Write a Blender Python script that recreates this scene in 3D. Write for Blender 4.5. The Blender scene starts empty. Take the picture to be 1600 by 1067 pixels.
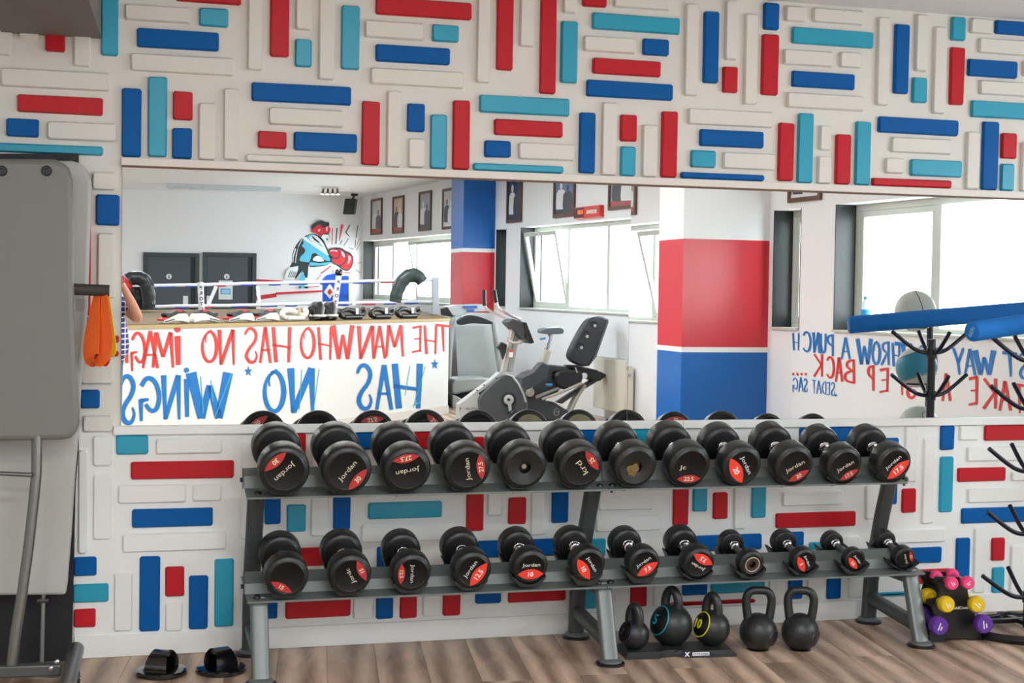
import bpy, bmesh, math, random
from mathutils import Vector, Matrix
random.seed(7)
PI = math.pi
SC = bpy.context.scene
COL = SC.collection

# ------------------------------------------------------------------ camera
CAM_D, CAM_H = 6.243, 1.6
FPX, YAW, PITCH, ROLL = 2234.5, .2708, -.0388, .0164
fw = Vector((math.sin(YAW)*math.cos(PITCH), math.cos(YAW)*math.cos(PITCH), math.sin(PITCH)))
r0 = Vector((math.cos(YAW), -math.sin(YAW), 0)); u0 = r0.cross(fw)
rt = math.cos(ROLL)*r0 + math.sin(ROLL)*u0
up = -math.sin(ROLL)*r0 + math.cos(ROLL)*u0
cam = bpy.data.cameras.new('camera'); co = bpy.data.objects.new('camera', cam); COL.objects.link(co)
cam.sensor_width = 36; cam.lens = FPX/1600*36; cam.clip_start = .02; cam.clip_end = 200
mw = Matrix.Identity(4)
for i in range(3):
    mw[i][0] = rt[i]; mw[i][1] = up[i]; mw[i][2] = -fw[i]
mw[0][3], mw[1][3], mw[2][3] = 0, -CAM_D, CAM_H
co.matrix_world = mw
SC.camera = co
# ------------------------------------------------------------------ world, exposure
w = bpy.data.worlds.new('sky'); SC.world = w; w.use_nodes = True
wb = w.node_tree.nodes['Background']; wb.inputs[0].default_value = (.88, .94, 1, 1); wb.inputs[1].default_value = 11.0
SC.view_settings.view_transform = 'Standard'; SC.view_settings.look = 'None'
SC.view_settings.exposure = 0.0; SC.view_settings.gamma = 1; SC.view_settings.use_curve_mapping = False
FILL_LAMP = dict(power=84, col=(.95, .98, 1))

# ------------------------------------------------------------------ measuring helpers: photo pixel -> point in the room
O3 = Vector((0, -CAM_D, CAM_H))
def ray(x, y): return fw + rt*((x-800)/FPX) - up*((y-533.5)/FPX)
def W(x, y, d=0.0):
    "point at distance d in front of the mirror wall"
    r = ray(x, y); return O3 + r*((CAM_D-d)/r.y)
def G(x, y, z=0.0):
    r = ray(x, y); return O3 + r*((z-CAM_H)/r.z)
def AX(x, y, X):
    r = ray(x, y); return O3 + r*(X/r.x)
def flip(p): return Vector((p.x, -p.y, p.z))
TILT = .0041
def corr(x, y, Y): return y - (2*TILT*Y/(Y+CAM_D)*FPX if x > 983 else 0)
def V(x, y, Y):
    "a point seen in the mirror, at real distance Y from it"
    return flip(W(x, corr(x, y, Y), -Y))
WX0, WK = 5.816 + .098*10.742, .098            # window wall: X = WX0 - WK*|y|
def wallX(y): return WX0 - WK*abs(y)
def VW(x, y, off=0.0):
    "a point of the window wall seen in the mirror"
    yy = y
    for _ in range(3):
        r = ray(x, yy); t = (WX0 - off + 0 - WK*(-CAM_D))/(r.x + WK*r.y)
        # X = WX0-off-WK*Y ; X=t r.x ; Y=-D+t r.y
        p = O3 + r*t; yy = corr(x, y, p.y)
    return flip(p)
def VG(x, y, z):
    r = ray(x, y); return flip(O3 + r*((z-CAM_H)/r.z))

# ------------------------------------------------------------------ materials
def lin(c):
    return tuple((v/255/12.92 if v/255 <= .04045 else ((v/255+.055)/1.055)**2.4) for v in c)
MATS = {}
def mat(name, rgb, rough=.5, metal=0, var=.06, scale=12, bump=0, bscale=60, coat=0, emit=0, spec=None):
    if name in MATS: return MATS[name]
    m = bpy.data.materials.new(name); m.use_nodes = True; nt = m.node_tree; b = nt.nodes['Principled BSDF']
    c = lin(rgb)
    b.inputs['Roughness'].default_value = rough; b.inputs['Metallic'].default_value = metal
    if coat: b.inputs['Coat Weight'].default_value = coat
    if spec is not None: b.inputs['Specular IOR Level'].default_value = spec
    tc = nt.nodes.new('ShaderNodeTexCoord')
    n = nt.nodes.new('ShaderNodeTexNoise'); n.inputs['Scale'].default_value = scale; n.inputs['Detail'].default_value = 4
    nt.links.new(tc.outputs['Object'], n.inputs['Vector'])
    mx = nt.nodes.new('ShaderNodeMix'); mx.data_type = 'RGBA'
    mx.inputs[6].default_value = (*[max(0, v*(1-var)) for v in c], 1)
    mx.inputs[7].default_value = (*[min(1, v*(1+var)) for v in c], 1)
    nt.links.new(n.outputs['Fac'], mx.inputs[0]); nt.links.new(mx.outputs[2], b.inputs['Base Color'])
    if bump:
        n2 = nt.nodes.new('ShaderNodeTexNoise'); n2.inputs['Scale'].default_value = bscale; n2.inputs['Detail'].default_value = 3
        nt.links.new(tc.outputs['Object'], n2.inputs['Vector'])
        bp = nt.nodes.new('ShaderNodeBump'); bp.inputs['Strength'].default_value = bump; bp.inputs['Distance'].default_value = .004
        nt.links.new(n2.outputs['Fac'], bp.inputs['Height']); nt.links.new(bp.outputs[0], b.inputs['Normal'])
    if emit:
        b.inputs['Emission Color'].default_value = (*c, 1); b.inputs['Emission Strength'].default_value = emit
    MATS[name] = m; return m
white = mat('white_wall_paint', (224, 222, 214), .45, var=.02, scale=3, bump=.12, bscale=30)
whitel = mat('white_lower', (240, 243, 240), .35, var=.02, scale=3, bump=.08, bscale=30)
ceilm = mat('ceiling_paint', (238, 239, 238), .7, var=.02)
red = mat('red_paint', (194, 34, 44), .36, var=.07, scale=9, bump=.15, bscale=25, spec=.2)
blue = mat('blue_paint', (0, 92, 166), .45, var=.08, scale=9, bump=.15, bscale=25, spec=.15)
teal = mat('turquoise_paint', (28, 160, 192), .32, var=.07, scale=9, bump=.15, bscale=25)
rubber = mat('black_rubber', (30, 33, 33), .36, var=.12, bump=.12, bscale=160)
rubface = mat('black_face_rubber', (14, 14, 15), .5, var=.1, bump=.1, bscale=200, spec=.3)
rubside = mat('black_inner_rubber', (15, 15, 16), .5, var=.1)
plastic = mat('black_plastic', (24, 25, 26), .38, var=.1)
blackm = mat('black_metal', (20, 21, 26), .3, var=.1)
steel = mat('rack_grey_paint', (112, 120, 118), .38, metal=.35, var=.08, scale=25)
steeld = mat('rack_dark_grey', (82, 88, 88), .4, metal=.35, var=.08, scale=25)
chrome = mat('chrome', (215, 215, 220), .12, metal=1, var=.03)
handm = mat('knurled_steel', (150, 150, 150), .35, metal=1, var=.15, scale=300, bump=.4, bscale=900)
reds = mat('worn_red_label', (184, 52, 52), .45, var=.12, scale=60)
redn = mat('bright_red_label', (240, 66, 50), .4, var=.04)
cream = mat('cream_print', (226, 220, 190), .5, var=.1, scale=90)
whitep = mat('white_print', (245, 245, 242), .5, var=.02)
castm = mat('cast_iron_black', (36, 39, 40), .36, var=.15, scale=30, bump=.25, bscale=120)
trimw = mat('white_trim_paint', (228, 224, 216), .45, var=.03)
brown = mat('brown_edge', (110, 82, 66), .6, var=.15, scale=40)
greyp = mat('grey_moulded_plastic', (118, 119, 114), .42, var=.03)
greyp2 = mat('light_grey_plastic', (178, 180, 175), .4, var=.03)
blackp = mat('black_panel', (20, 21, 24), .55, var=.15)
tubem = mat('brushed_steel_tube', (125, 125, 122), .32, metal=.8, var=.1, scale=50)

# ------------------------------------------------------------------ mesh builder
def wloc(o):
    v = Vector((0, 0, 0))
    while o: v += o.location; o = o.parent
    return v
class MB:
    def __init__(s): s.v = []; s.f = []; s.m = []
    def add(s, vs, fs, mi=0):
        n = len(s.v); s.v += [Vector(p) for p in vs]; s.f += [[i+n for i in f] for f in fs]; s.m += [mi]*len(fs)
        return s
    def box(s, a, b, mi=0):
        x0, y0, z0 = a; x1, y1, z1 = b
        return s.add([(x0,y0,z0),(x1,y0,z0),(x1,y1,z0),(x0,y1,z0),(x0,y0,z1),(x1,y0,z1),(x1,y1,z1),(x0,y1,z1)],
                     [(0,3,2,1),(4,5,6,7),(0,1,5,4),(1,2,6,5),(2,3,7,6),(3,0,4,7)], mi)
    def obox(s, c, ax, ay, az, mi=0):
        "oriented box: centre, half-axis vectors"
        c = Vector(c); P = []
        for k in (-1, 1):
            for i, j in ((-1,-1),(1,-1),(1,1),(-1,1)): P.append(c + ax*i + ay*j + az*k)
        return s.add(P, [(0,3,2,1),(4,5,6,7),(0,1,5,4),(1,2,6,5),(2,3,7,6),(3,0,4,7)], mi)
    def bar(s, a, b, w, h, upv=(0,0,1), mi=0):
        a = Vector(a); b = Vector(b); d = (b-a).normalized(); u = Vector(upv)
        sx = d.cross(u)
        if sx.length < 1e-4: sx = d.cross(Vector((1,0,0)))
        sx.normalize(); uz = sx.cross(d)
        return s.obox((a+b)/2, (b-a)/2, sx*(w/2), uz*(h/2), mi)
    def tube(s, path, r, n=12, mi=0, cap=True, sq=1.0, closed=False):
        path = [Vector(p) for p in path]; N = len(path)
        rs = r if isinstance(r, (list, tuple)) else [r]*N
        prev = None; base = len(s.v); rings = []
        for i, p in enumerate(path):
            if closed: t = (path[(i+1) % N]-path[i-1]).normalized()
            else: t = (path[min(i+1, N-1)]-path[max(i-1, 0)]).normalized()
            if prev is None:
                a = Vector((0,0,1)) if abs(t.z) < .9 else Vector((1,0,0))
                nx = t.cross(a).normalized()
            else: nx = (prev - t*prev.dot(t)).normalized()
            prev = nx; ny = t.cross(nx)
            rings.append([p + nx*(rs[i]*math.cos(2*PI*k/n)) + ny*(rs[i]*sq*math.sin(2*PI*k/n)) for k in range(n)])
        vs = [q for rg in rings for q in rg]; fs = []
        M = N if closed else N-1
        for i in range(M):
            for k in range(n):
                j = (i+1) % N
                fs.append((i*n+k, i*n+(k+1) % n, j*n+(k+1) % n, j*n+k))
        if cap and not closed: fs += [tuple(reversed(range(n))), tuple(range((N-1)*n, N*n))]
        return s.add(vs, fs, mi)
    def lathe(s, o, ax, prof, n=32, mis=None, mi=0):
        "prof = [(t along axis, radius)]"
        o = Vector(o); ax = Vector(ax).normalized()
        a = Vector((0,0,1)) if abs(ax.z) < .9 else Vector((1,0,0))
        nx = ax.cross(a).normalized(); ny = ax.cross(nx)
        vs = []; fs = []; mm = []
        for t, r in prof:
            for k in range(n): vs.append(o + ax*t + (nx*math.cos(2*PI*k/n) + ny*math.sin(2*PI*k/n))*max(r, 1e-5))
        for i in range(len(prof)-1):
            for k in range(n):
                fs.append((i*n+k, i*n+(k+1) % n, (i+1)*n+(k+1) % n, (i+1)*n+k)); mm.append(mis[i] if mis else mi)
        b = len(s.f); s.add(vs, fs, mi); s.m[b:] = mm
        return s
    def prism(s, pts, off, mi=0):
        "closed outline of 3D points pushed along vector off"
        pts = [Vector(p) for p in pts]; n = len(pts); off = Vector(off)
        vs = pts + [p+off for p in pts]
        fs = [tuple(range(n)), tuple(reversed(range(n, 2*n)))] + [(i, i+n, (i+1) % n+n, (i+1) % n) for i in range(n)]
        return s.add(vs, fs, mi)
    def build(s, name, m, parent=None, smooth=False, bevel=0, angle=40, seg=2):
        me = bpy.data.meshes.new(name); me.from_pydata([tuple(p) for p in s.v], [], s.f)
        ms = m if isinstance(m, (list, tuple)) else [m]
        for q in ms: me.materials.append(q)
        if len(ms) > 1:
            for p, i in zip(me.polygons, s.m): p.material_index = i
        bm = bmesh.new(); bm.from_mesh(me); bmesh.ops.recalc_face_normals(bm, faces=bm.faces)
        bm.to_mesh(me); bm.free()
        if smooth or bevel:
            me.polygons.foreach_set('use_smooth', [True]*len(me.polygons)); me.set_sharp_from_angle(angle=math.radians(angle))
        o = bpy.data.objects.new(name, me); COL.objects.link(o)
        if parent: o.parent = parent; o.location = -wloc(parent)
        if bevel:
            bv = o.modifiers.new('bevel', 'BEVEL'); bv.width = bevel; bv.segments = seg; bv.limit_method = 'ANGLE'
        me.update(); return o
def tag(o, label=None, cat=None, group=None, kind=None):
    for k, v in (('label', label), ('category', cat), ('group', group), ('kind', kind)):
        if v: o[k] = v
    return o
def thing(name, label, cat, loc, group=None):
    o = bpy.data.objects.new(name, None); COL.objects.link(o); o.location = loc; o.empty_display_size = .1
    return tag(o, label, cat, group)
def text(name, body, m, parent, c, ux, uy, size, ext=.0006, width=None, bold=0.0, sp=1.0):
    "flat print: centred at c, reading along ux, letters' up along uy"
    cu = bpy.data.curves.new(name, 'FONT'); cu.body = body; cu.size = 1; cu.extrude = .02; cu.offset = bold
    cu.align_x = 'CENTER'; cu.align_y = 'CENTER'; cu.space_character = sp; cu.resolution_u = 3
    t = bpy.data.objects.new(name, cu); COL.objects.link(t)
    dg = bpy.context.evaluated_depsgraph_get(); me = bpy.data.meshes.new_from_object(t.evaluated_get(dg))
    COL.objects.unlink(t); bpy.data.objects.remove(t)
    xs = [v.co.x for v in me.vertices]; ys = [v.co.y for v in me.vertices]
    cx, cy = (min(xs)+max(xs))/2, (min(ys)+max(ys))/2
    h = max(ys)-min(ys); sx = sy = size/h
    if width: sx = width/(max(xs)-min(xs))
    ux = Vector(ux).normalized(); uy = Vector(uy).normalized(); un = ux.cross(uy); c = Vector(c)
    for v in me.vertices:
        v.co = c + ux*((v.co.x-cx)*sx) + uy*((v.co.y-cy)*sy) + un*(v.co.z*ext/.02)
    me.materials.clear(); me.materials.append(m)
    o = bpy.data.objects.new(name, me); COL.objects.link(o); o.parent = parent; o.location = -wloc(parent)
    return o
# ================================================================== SETTING
H0, H1, H2 = 2.965, 3.32, 22.0
XL0 = -4.6
def st(o): o['kind'] = 'structure'; return o
wall_front = st(MB().box((XL0-.2, 0, 0), (WX0+.4, .2, 3.5)).build('wall_front', white))
LIM = W(900, 690).z
wl = MB().box((-.16, -.003, 0), (WX0, 0, .984)).build('lower_wall_band', whitel, wall_front)  # wall below the mirror in a lighter, cooler white
# floor: sub-floor plus single laminate planks where the photo shows them
def wood(name, rgb, dark):
    m = bpy.data.materials.new(name); m.use_nodes = True; nt = m.node_tree; b = nt.nodes['Principled BSDF']; N = nt.nodes.new; L = nt.links.new
    tc = N('ShaderNodeTexCoord'); oi = N('ShaderNodeObjectInfo'); mp = N('ShaderNodeMapping'); mp.inputs['Scale'].default_value = (5, .8, 5)
    ad = N('ShaderNodeVectorMath'); ad.operation = 'ADD'; sc = N('ShaderNodeVectorMath'); sc.operation = 'SCALE'; sc.inputs[0].default_value = (37, 53, 0)
    L(oi.outputs['Random'], sc.inputs['Scale']); L(tc.outputs['Object'], ad.inputs[0]); L(sc.outputs[0], ad.inputs[1]); L(ad.outputs[0], mp.inputs[0])
    n = N('ShaderNodeTexNoise'); n.inputs['Scale'].default_value = 1.6; n.inputs['Detail'].default_value = 8; n.inputs['Distortion'].default_value = 1.6; n.inputs['Roughness'].default_value = .62; L(mp.outputs[0], n.inputs['Vector'])
    wv = N('ShaderNodeTexWave'); wv.inputs['Scale'].default_value = .5; wv.inputs['Distortion'].default_value = 9; wv.inputs['Detail'].default_value = 4; wv.inputs['Detail Scale'].default_value = .7; L(mp.outputs[0], wv.inputs['Vector'])
    r = N('ShaderNodeValToRGB'); r.color_ramp.elements[0].position = .3; r.color_ramp.elements[1].position = .72
    r.color_ramp.elements[0].color = (*lin(dark), 1); r.color_ramp.elements[1].color = (*lin(rgb), 1)
    mx = N('ShaderNodeMix'); mx.inputs[0].default_value = .3; L(n.outputs['Fac'], mx.inputs[2]); L(wv.outputs['Fac'], mx.inputs[3]); L(mx.outputs[0], r.inputs[0])
    hs = N('ShaderNodeHueSaturation'); ma = N('ShaderNodeMapRange'); ma.inputs[3].default_value = .8; ma.inputs[4].default_value = 1.15
    L(oi.outputs['Random'], ma.inputs[0]); L(ma.outputs[0], hs.inputs['Value']); L(r.outputs[0], hs.inputs['Color'])
    L(hs.outputs[0], b.inputs['Base Color']); b.inputs['Roughness'].default_value = .42
    bp = N('ShaderNodeBump'); bp.inputs['Strength'].default_value = .15; bp.inputs['Distance'].default_value = .002; L(mx.outputs[0], bp.inputs['Height']); L(bp.outputs[0], b.inputs['Normal'])
    return m
woodm = wood('laminate', (218, 191, 167), (140, 115, 97))
floor = st(MB().box((XL0-.2, -H2-.2, -.12), (WX0+.4, .2, -.004)).build('floor', woodm))
pd = (G(500, 900) - G(500, 1000)); g1 = G(508, 1010); 
vd = ray(500, 442); pdir = Vector((vd.x, vd.y, 0)).normalized()          # planks run this way
psid = Vector((pdir.y, -pdir.x, 0)); PW, PL = .2055, 1.25
b_ = .0012
def plank_mesh(L):
    pm = MB()
    pm.add([(0,0,-.004),(PW,0,-.004),(PW,L,-.004),(0,L,-.004),(0,0,-b_),(PW,0,-b_),(PW,L,-b_),(0,L,-b_),(b_,b_,0),(PW-b_,b_,0),(PW-b_,L-b_,0),(b_,L-b_,0)],
           [(0,1,5,4),(1,2,6,5),(2,3,7,6),(3,0,4,7),(4,5,9,8),(5,6,10,9),(6,7,11,10),(7,4,8,11),(8,9,10,11)])
    return pm.build('floor_plank', woodm, floor)
full = None; base = Vector((g1.x, g1.y, 0)) - psid*(PW*6); base.z = 0
ROT = math.atan2(psid.y, psid.x)
for i in range(-2, 27):
    c = base + psid*(i*(PW+.0012))
    t = (.03 - c.y)/pdir.y; ln = .3 + (i*.47) % .95; first = True
    while (c + pdir*t).y > -1.5:
        if first: o = plank_mesh(ln)
        elif full is None: o = full = plank_mesh(PL)
        else: o = full.copy(); COL.objects.link(o)
        L_ = ln if first else PL; first = False
        t -= L_ + .001
        q = c + pdir*t
        o.location = (q.x, q.y, 0); o.rotation_euler = (0, 0, ROT)

# ceiling, far walls
ceiling = st(MB().box((XL0-.2, -H2-.2, H1), (WX0+.4, .2, H1+.2)).build('ceiling', ceilm))
trim_1 = st(MB().box((XL0, -.95, H0), (WX0+.1, 0, H1)).build('trim_1', ceilm))          # dropped band along the mirror wall
beam = st(MB().prism([(-.455,0,2.6),(-.062,0,2.6),(-.20,-3.2,2.6),(-.50,-3.2,2.6)], (0,0,H1-2.6)).build('ceiling_beam', mat('grey_beam_paint', (112, 108, 103), .6)))
wallw = mat('white_room_paint', (236, 238, 240), .5, var=.015)
wall_back = st(MB().box((XL0-.2, -H2, -.1), (WX0-.098*H2+.6, -H2-.2, H1+.1)).build('wall_back', wallw))
wall_left = st(MB().box((XL0-.2, -H2-.2, -.1), (XL0, .1, H1+.1)).build('wall_left', wallw))
baseboard = st(MB().box((-.16, -.012, 0), (WX0-.02, 0, .094)).build('baseboard_front', whitel, None, bevel=.003))

# ---- window wall (right), seen in the mirror
def yw(x, off=0.0): return abs(VW(x, 430, off).y)
wins = [  # number, far |y|, near |y|
    (1, yw(1303), 1.7), (2, yw(1207), yw(1250)), (3, yw(812), 8.0), (4, yw(774), yw(774)-.42), (5, min(yw(563), 21.9), 16.0)]
ZS, ZT, TW = 1.275, 2.435, .32
segs = []; cur = 0.0
wr = MB()
def slab(y0, y1, z0, z1, m=wr, o0=0.0, o1=TW, mi=0):
    a, b = WX0-WK*y0, WX0-WK*y1
    m.add([(a+o0,-y0,z0),(b+o0,-y1,z0),(b+o1,-y1,z0),(a+o1,-y0,z0),(a+o0,-y0,z1),(b+o0,-y1,z1),(b+o1,-y1,z1),(a+o1,-y0,z1)],
          [(0,3,2,1),(4,5,6,7),(0,1,5,4),(1,2,6,5),(2,3,7,6),(3,0,4,7)], mi)
slab(-.1, H2+.1, -.1, ZS); slab(-.1, H2+.1, ZT, H1+.1)
edges = sorted([(w[2], w[1]) for w in wins]); cur = -.1
for a, b in edges: slab(cur, a, ZS, ZT); cur = b
slab(cur, H2+.1, ZS, ZT)
wall_right = st(wr.build('wall_right', wallw))
pvc = mat('window_pvc', (198, 203, 194), .35, var=.02)
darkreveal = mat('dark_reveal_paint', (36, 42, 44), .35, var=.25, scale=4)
glass = bpy.data.materials.new('window_glass'); glass.use_nodes = True; nt = glass.node_tree; nt.nodes.clear()
out = nt.nodes.new('ShaderNodeOutputMaterial'); tr = nt.nodes.new('ShaderNodeBsdfTransparent'); gl = nt.nodes.new('ShaderNodeBsdfGlossy'); gl.inputs['Roughness'].default_value = .02
ms = nt.nodes.new('ShaderNodeMixShader'); tr.inputs[0].default_value = (.95, .97, .96, 1)
ms.inputs[0].default_value = .05; nt.links.new(tr.outputs[0], ms.inputs[1]); nt.links.new(gl.outputs[0], ms.inputs[2]); nt.links.new(ms.outputs[0], out.inputs[0])
FO = .2   # frames sit this far inside the opening
for n, yf, yn, in [(w[0], w[1], w[2]) for w in wins]:
    R = thing(f'window_{n}', None, None, (wallX((yf+yn)/2)+.1, -(yf+yn)/2, ZS)); R['kind'] = 'structure'
    m = MB(); slab(yf-.012, yf, ZS, ZT, m, -.001, TW); m.build('dark_reveal', darkreveal, R)
    m = MB(); slab(yn, yn+.012, ZS, ZT, m, -.001, TW); m.build('dark_reveal', darkreveal, R)
    f = MB(); t = .06
    a, b = yn+.012, yf-.012
    slab(a, b, ZS, ZS+t, f, FO, FO+.07); slab(a, b, ZT-t, ZT, f, FO, FO+.07)
    slab(a, a+t, ZS+t, ZT-t, f, FO, FO+.07); slab(b-t, b, ZS+t, ZT-t, f, FO, FO+.07)
    F = f.build('window_frame', pvc, R, bevel=.004)
    s = MB(); slab(yn+.013, yf-.013, ZS, ZS+.02, s, -.03, FO); s.build('window_sill', pvc, R)
    if n == 1: cuts = [yw(1464, -FO)]
    elif n == 3: cuts = [yw(888, -FO), yw(950, -FO), yw(1022, -FO)]
    elif n == 5: cuts = [yw(614, -FO), yw(651, -FO)]
    else: cuts = []
    for c in cuts:
        q = MB(); slab(c-.04, c+.04, ZS+t, ZT-t, q, FO-.005, FO+.06); q.build('mullion', pvc, R)
    bays = []; e = [a+t] + sorted([c for c in cuts]) + [b-t]
    for i in range(len(e)-1):
        lo = e[i] + (.04 if i else 0); hi = e[i+1] - (.04 if i < len(e)-2 else 0); bays.append((lo, hi))
    for i, (lo, hi) in enumerate(bays):
        tilt = (n == 3 and i in (0, 3)) or (n == 5 and i == 0)
        sashed = tilt or n in (1, 2, 4) or (n == 5 and i == 2)
        if sashed and not (n == 1 and i == 0):
            ang = math.radians((15 if n == 3 and i == 0 else 11) if tilt else 0); z0, z1 = ZS+t, ZT-t; hgt = z1-z0; tt = .055
            ux = Vector((wallX(hi)-wallX(lo), -(hi-lo), 0)); L_ = ux.length; ux.normalize()
            nn = Vector((-1, -WK*-1*-1, 0)); nn = Vector((-ux.y, ux.x, 0));
            if nn.x > 0: nn = -nn
            uz = Vector((0,0,1))*math.cos(ang) + nn*math.sin(ang); un = nn*math.cos(ang) - Vector((0,0,1))*math.sin(ang)
            o0 = Vector((wallX(lo)+FO+.03, -lo, z0))
            fm = MB()
            for (u0_, u1_, v0, v1) in ((0, L_, 0, tt), (0, L_, hgt-tt, hgt), (0, tt, tt, hgt-tt), (L_-tt, L_, tt, hgt-tt)):
                c = o0 + ux*((u0_+u1_)/2) + uz*((v0+v1)/2)
                fm.obox(c, ux*((u1_-u0_)/2), uz*((v1-v0)/2), un*.025)
            S = fm.build('sash', pvc, R, bevel=.004)
            gm = MB(); gm.add([o0+ux*tt+uz*tt, o0+ux*(L_-tt)+uz*tt, o0+ux*(L_-tt)+uz*(hgt-tt), o0+ux*tt+uz*(hgt-tt)], [(0,1,2,3)])
            gm.build('glass_pane', glass, S)
            if tilt:
                h = MB(); h.obox(o0+ux*(L_/2)+uz*(hgt-tt/2)+un*.035, ux*.012, uz*.05, un*.01); h.build('handle', pvc, S)
        else:
            gm = MB(); gm.add([(wallX(lo)+FO+.03,-lo,ZS+t),(wallX(hi)+FO+.03,-hi,ZS+t),(wallX(hi)+FO+.03,-hi,ZT-t),(wallX(lo)+FO+.03,-lo,ZT-t)], [(0,1,2,3)])
            gm.build('glass_pane', glass, R)
    # daylight portal in the opening
    pl = bpy.data.lights.new('daylight_portal', 'AREA'); pl.shape = 'RECTANGLE'; pl.size = yf-yn; pl.size_y = ZT-ZS; pl.cycles.is_portal = True
    po = bpy.data.objects.new('daylight_portal', pl); COL.objects.link(po)
    ym = (yf+yn)/2; po.location = (wallX(ym)+TW+.05, -ym, (ZS+ZT)/2)
    dx = Vector((wallX(yf)-wallX(yn), -(yf-yn), 0)).normalized(); dz = Vector((0,0,1)); dn = dx.cross(dz)   # local -Z must look into the room
    if dn.x < 0: dx = -dx; dn = -dn
    M = Matrix.Identity(4)
    for i in range(3): M[i][0] = dx[i]; M[i][1] = dz[i]; M[i][2] = dn[i]; M[i][3] = po.location[i]
    po.matrix_world = M

# ---- painted pillars
def pillar(xe, xl, xr, bands, name):
    yF = yw(xr); XL = V(xe, 450, yF).x; r = ray(xl, 450); yB = AX(xl, 450, XL).y
    P = thing(name, None, None, (XL, -yB, 0)); P['kind'] = 'structure'
    for z0, z1, m in bands(yF):
        b = MB(); b.prism([(XL,-yF,z0),(XL,-yB,z0),(wallX(yB)+.02,-yB,z0),(wallX(yF)+.02,-yF,z0)], (0,0,z1-z0)); b.build('painted_band', m, P)
    return XL, yF, yB
pr = mat('pillar_red', (206, 48, 60), .28, var=.06, scale=3); pb = mat('pillar_blue', (0, 98, 180), .28, var=.06, scale=3)
def bands2(yF):
    z = [V(1130, y, yF).z for y in (375, 543, 551)]
    return [(0, z[2], pb), (z[2], z[1], wallw), (z[1], z[0], pr), (z[0], H1, wallw)]
PIL2 = pillar(1066, 1028, 1201, bands2, 'trim_2')
def bands1(yF):
    z = [V(745, y, yF).z for y in (388, 394)]
    return [(0, z[1]-.9, wallw), (z[1]-.9, z[1], pr), (z[1], z[0], wallw), (z[0], H1, pb)]
PIL1 = pillar(722, 703, 772, bands1, 'trim_3')
print('pillars', PIL2, PIL1, 'wins', wins)

# ================================================================== MIRROR
mir = bpy.data.materials.new('mirror_glass'); mir.use_nodes = True; b = mir.node_tree.nodes['Principled BSDF']
b.inputs['Base Color'].default_value = (.9, .93, .92, 1); b.inputs['Metallic'].default_value = 1; b.inputs['Roughness'].default_value = 0.0
MX0, MXS, MX1 = W(190, 460).x, W(982.5, 460).x, 5.4
MZ0, MZ1 = .984, 2.074
for i, (a, c, e, lab) in enumerate(((MX0, MXS-.001, 0, 'large frameless wall mirror panel at left, reflecting the ring and cardio machines'),
                     (MXS+.001, MX1, 1, 'large frameless wall mirror panel at right, reflecting the red and blue pillar'))):
    t = math.tan(TILT)*(MZ1-MZ0) if e else 0
    y0, y1 = -.008, -.008 + t
    o = MB().add([(a,y0,MZ0),(c,y0,MZ0),(c,-.001,MZ0),(a,-.001,MZ0),(a,y1,MZ1),(c,y1,MZ1),(c,-.001,MZ1),(a,-.001,MZ1)],
             [(0,3,2,1),(4,5,6,7),(0,1,5,4),(1,2,6,5),(2,3,7,6),(3,0,4,7)]).build('wall_mirror', mir)
    tag(o, lab, 'mirror')
t_ = thing('trim_4', None, None, (MX0, 0, MZ1)); t_['kind'] = 'structure'
MB().box((MX0-.005, -.024, MZ1+.004), (MX1, 0, 2.1115)).build('timber_strip', trimw, t_, bevel=.002)
MB().box((MX0-.002, -.02, MZ1-.003), (MX1, 0, MZ1+.005)).build('brown_edge', brown, t_)  # thin brown strip along the lower edge of the top timber
t_ = thing('trim_5', None, None, (MX0, 0, .946)); t_['kind'] = 'structure'
xs = W(1065, 658).x
MB().box((MX0-.03, -.024, .946), (xs-.001, 0, .983)).build('timber_strip', whitel, t_, bevel=.002)
MB().box((xs+.001, -.024, .946), (MX1, 0, .983)).build('timber_strip', whitel, t_, bevel=.002)

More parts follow.
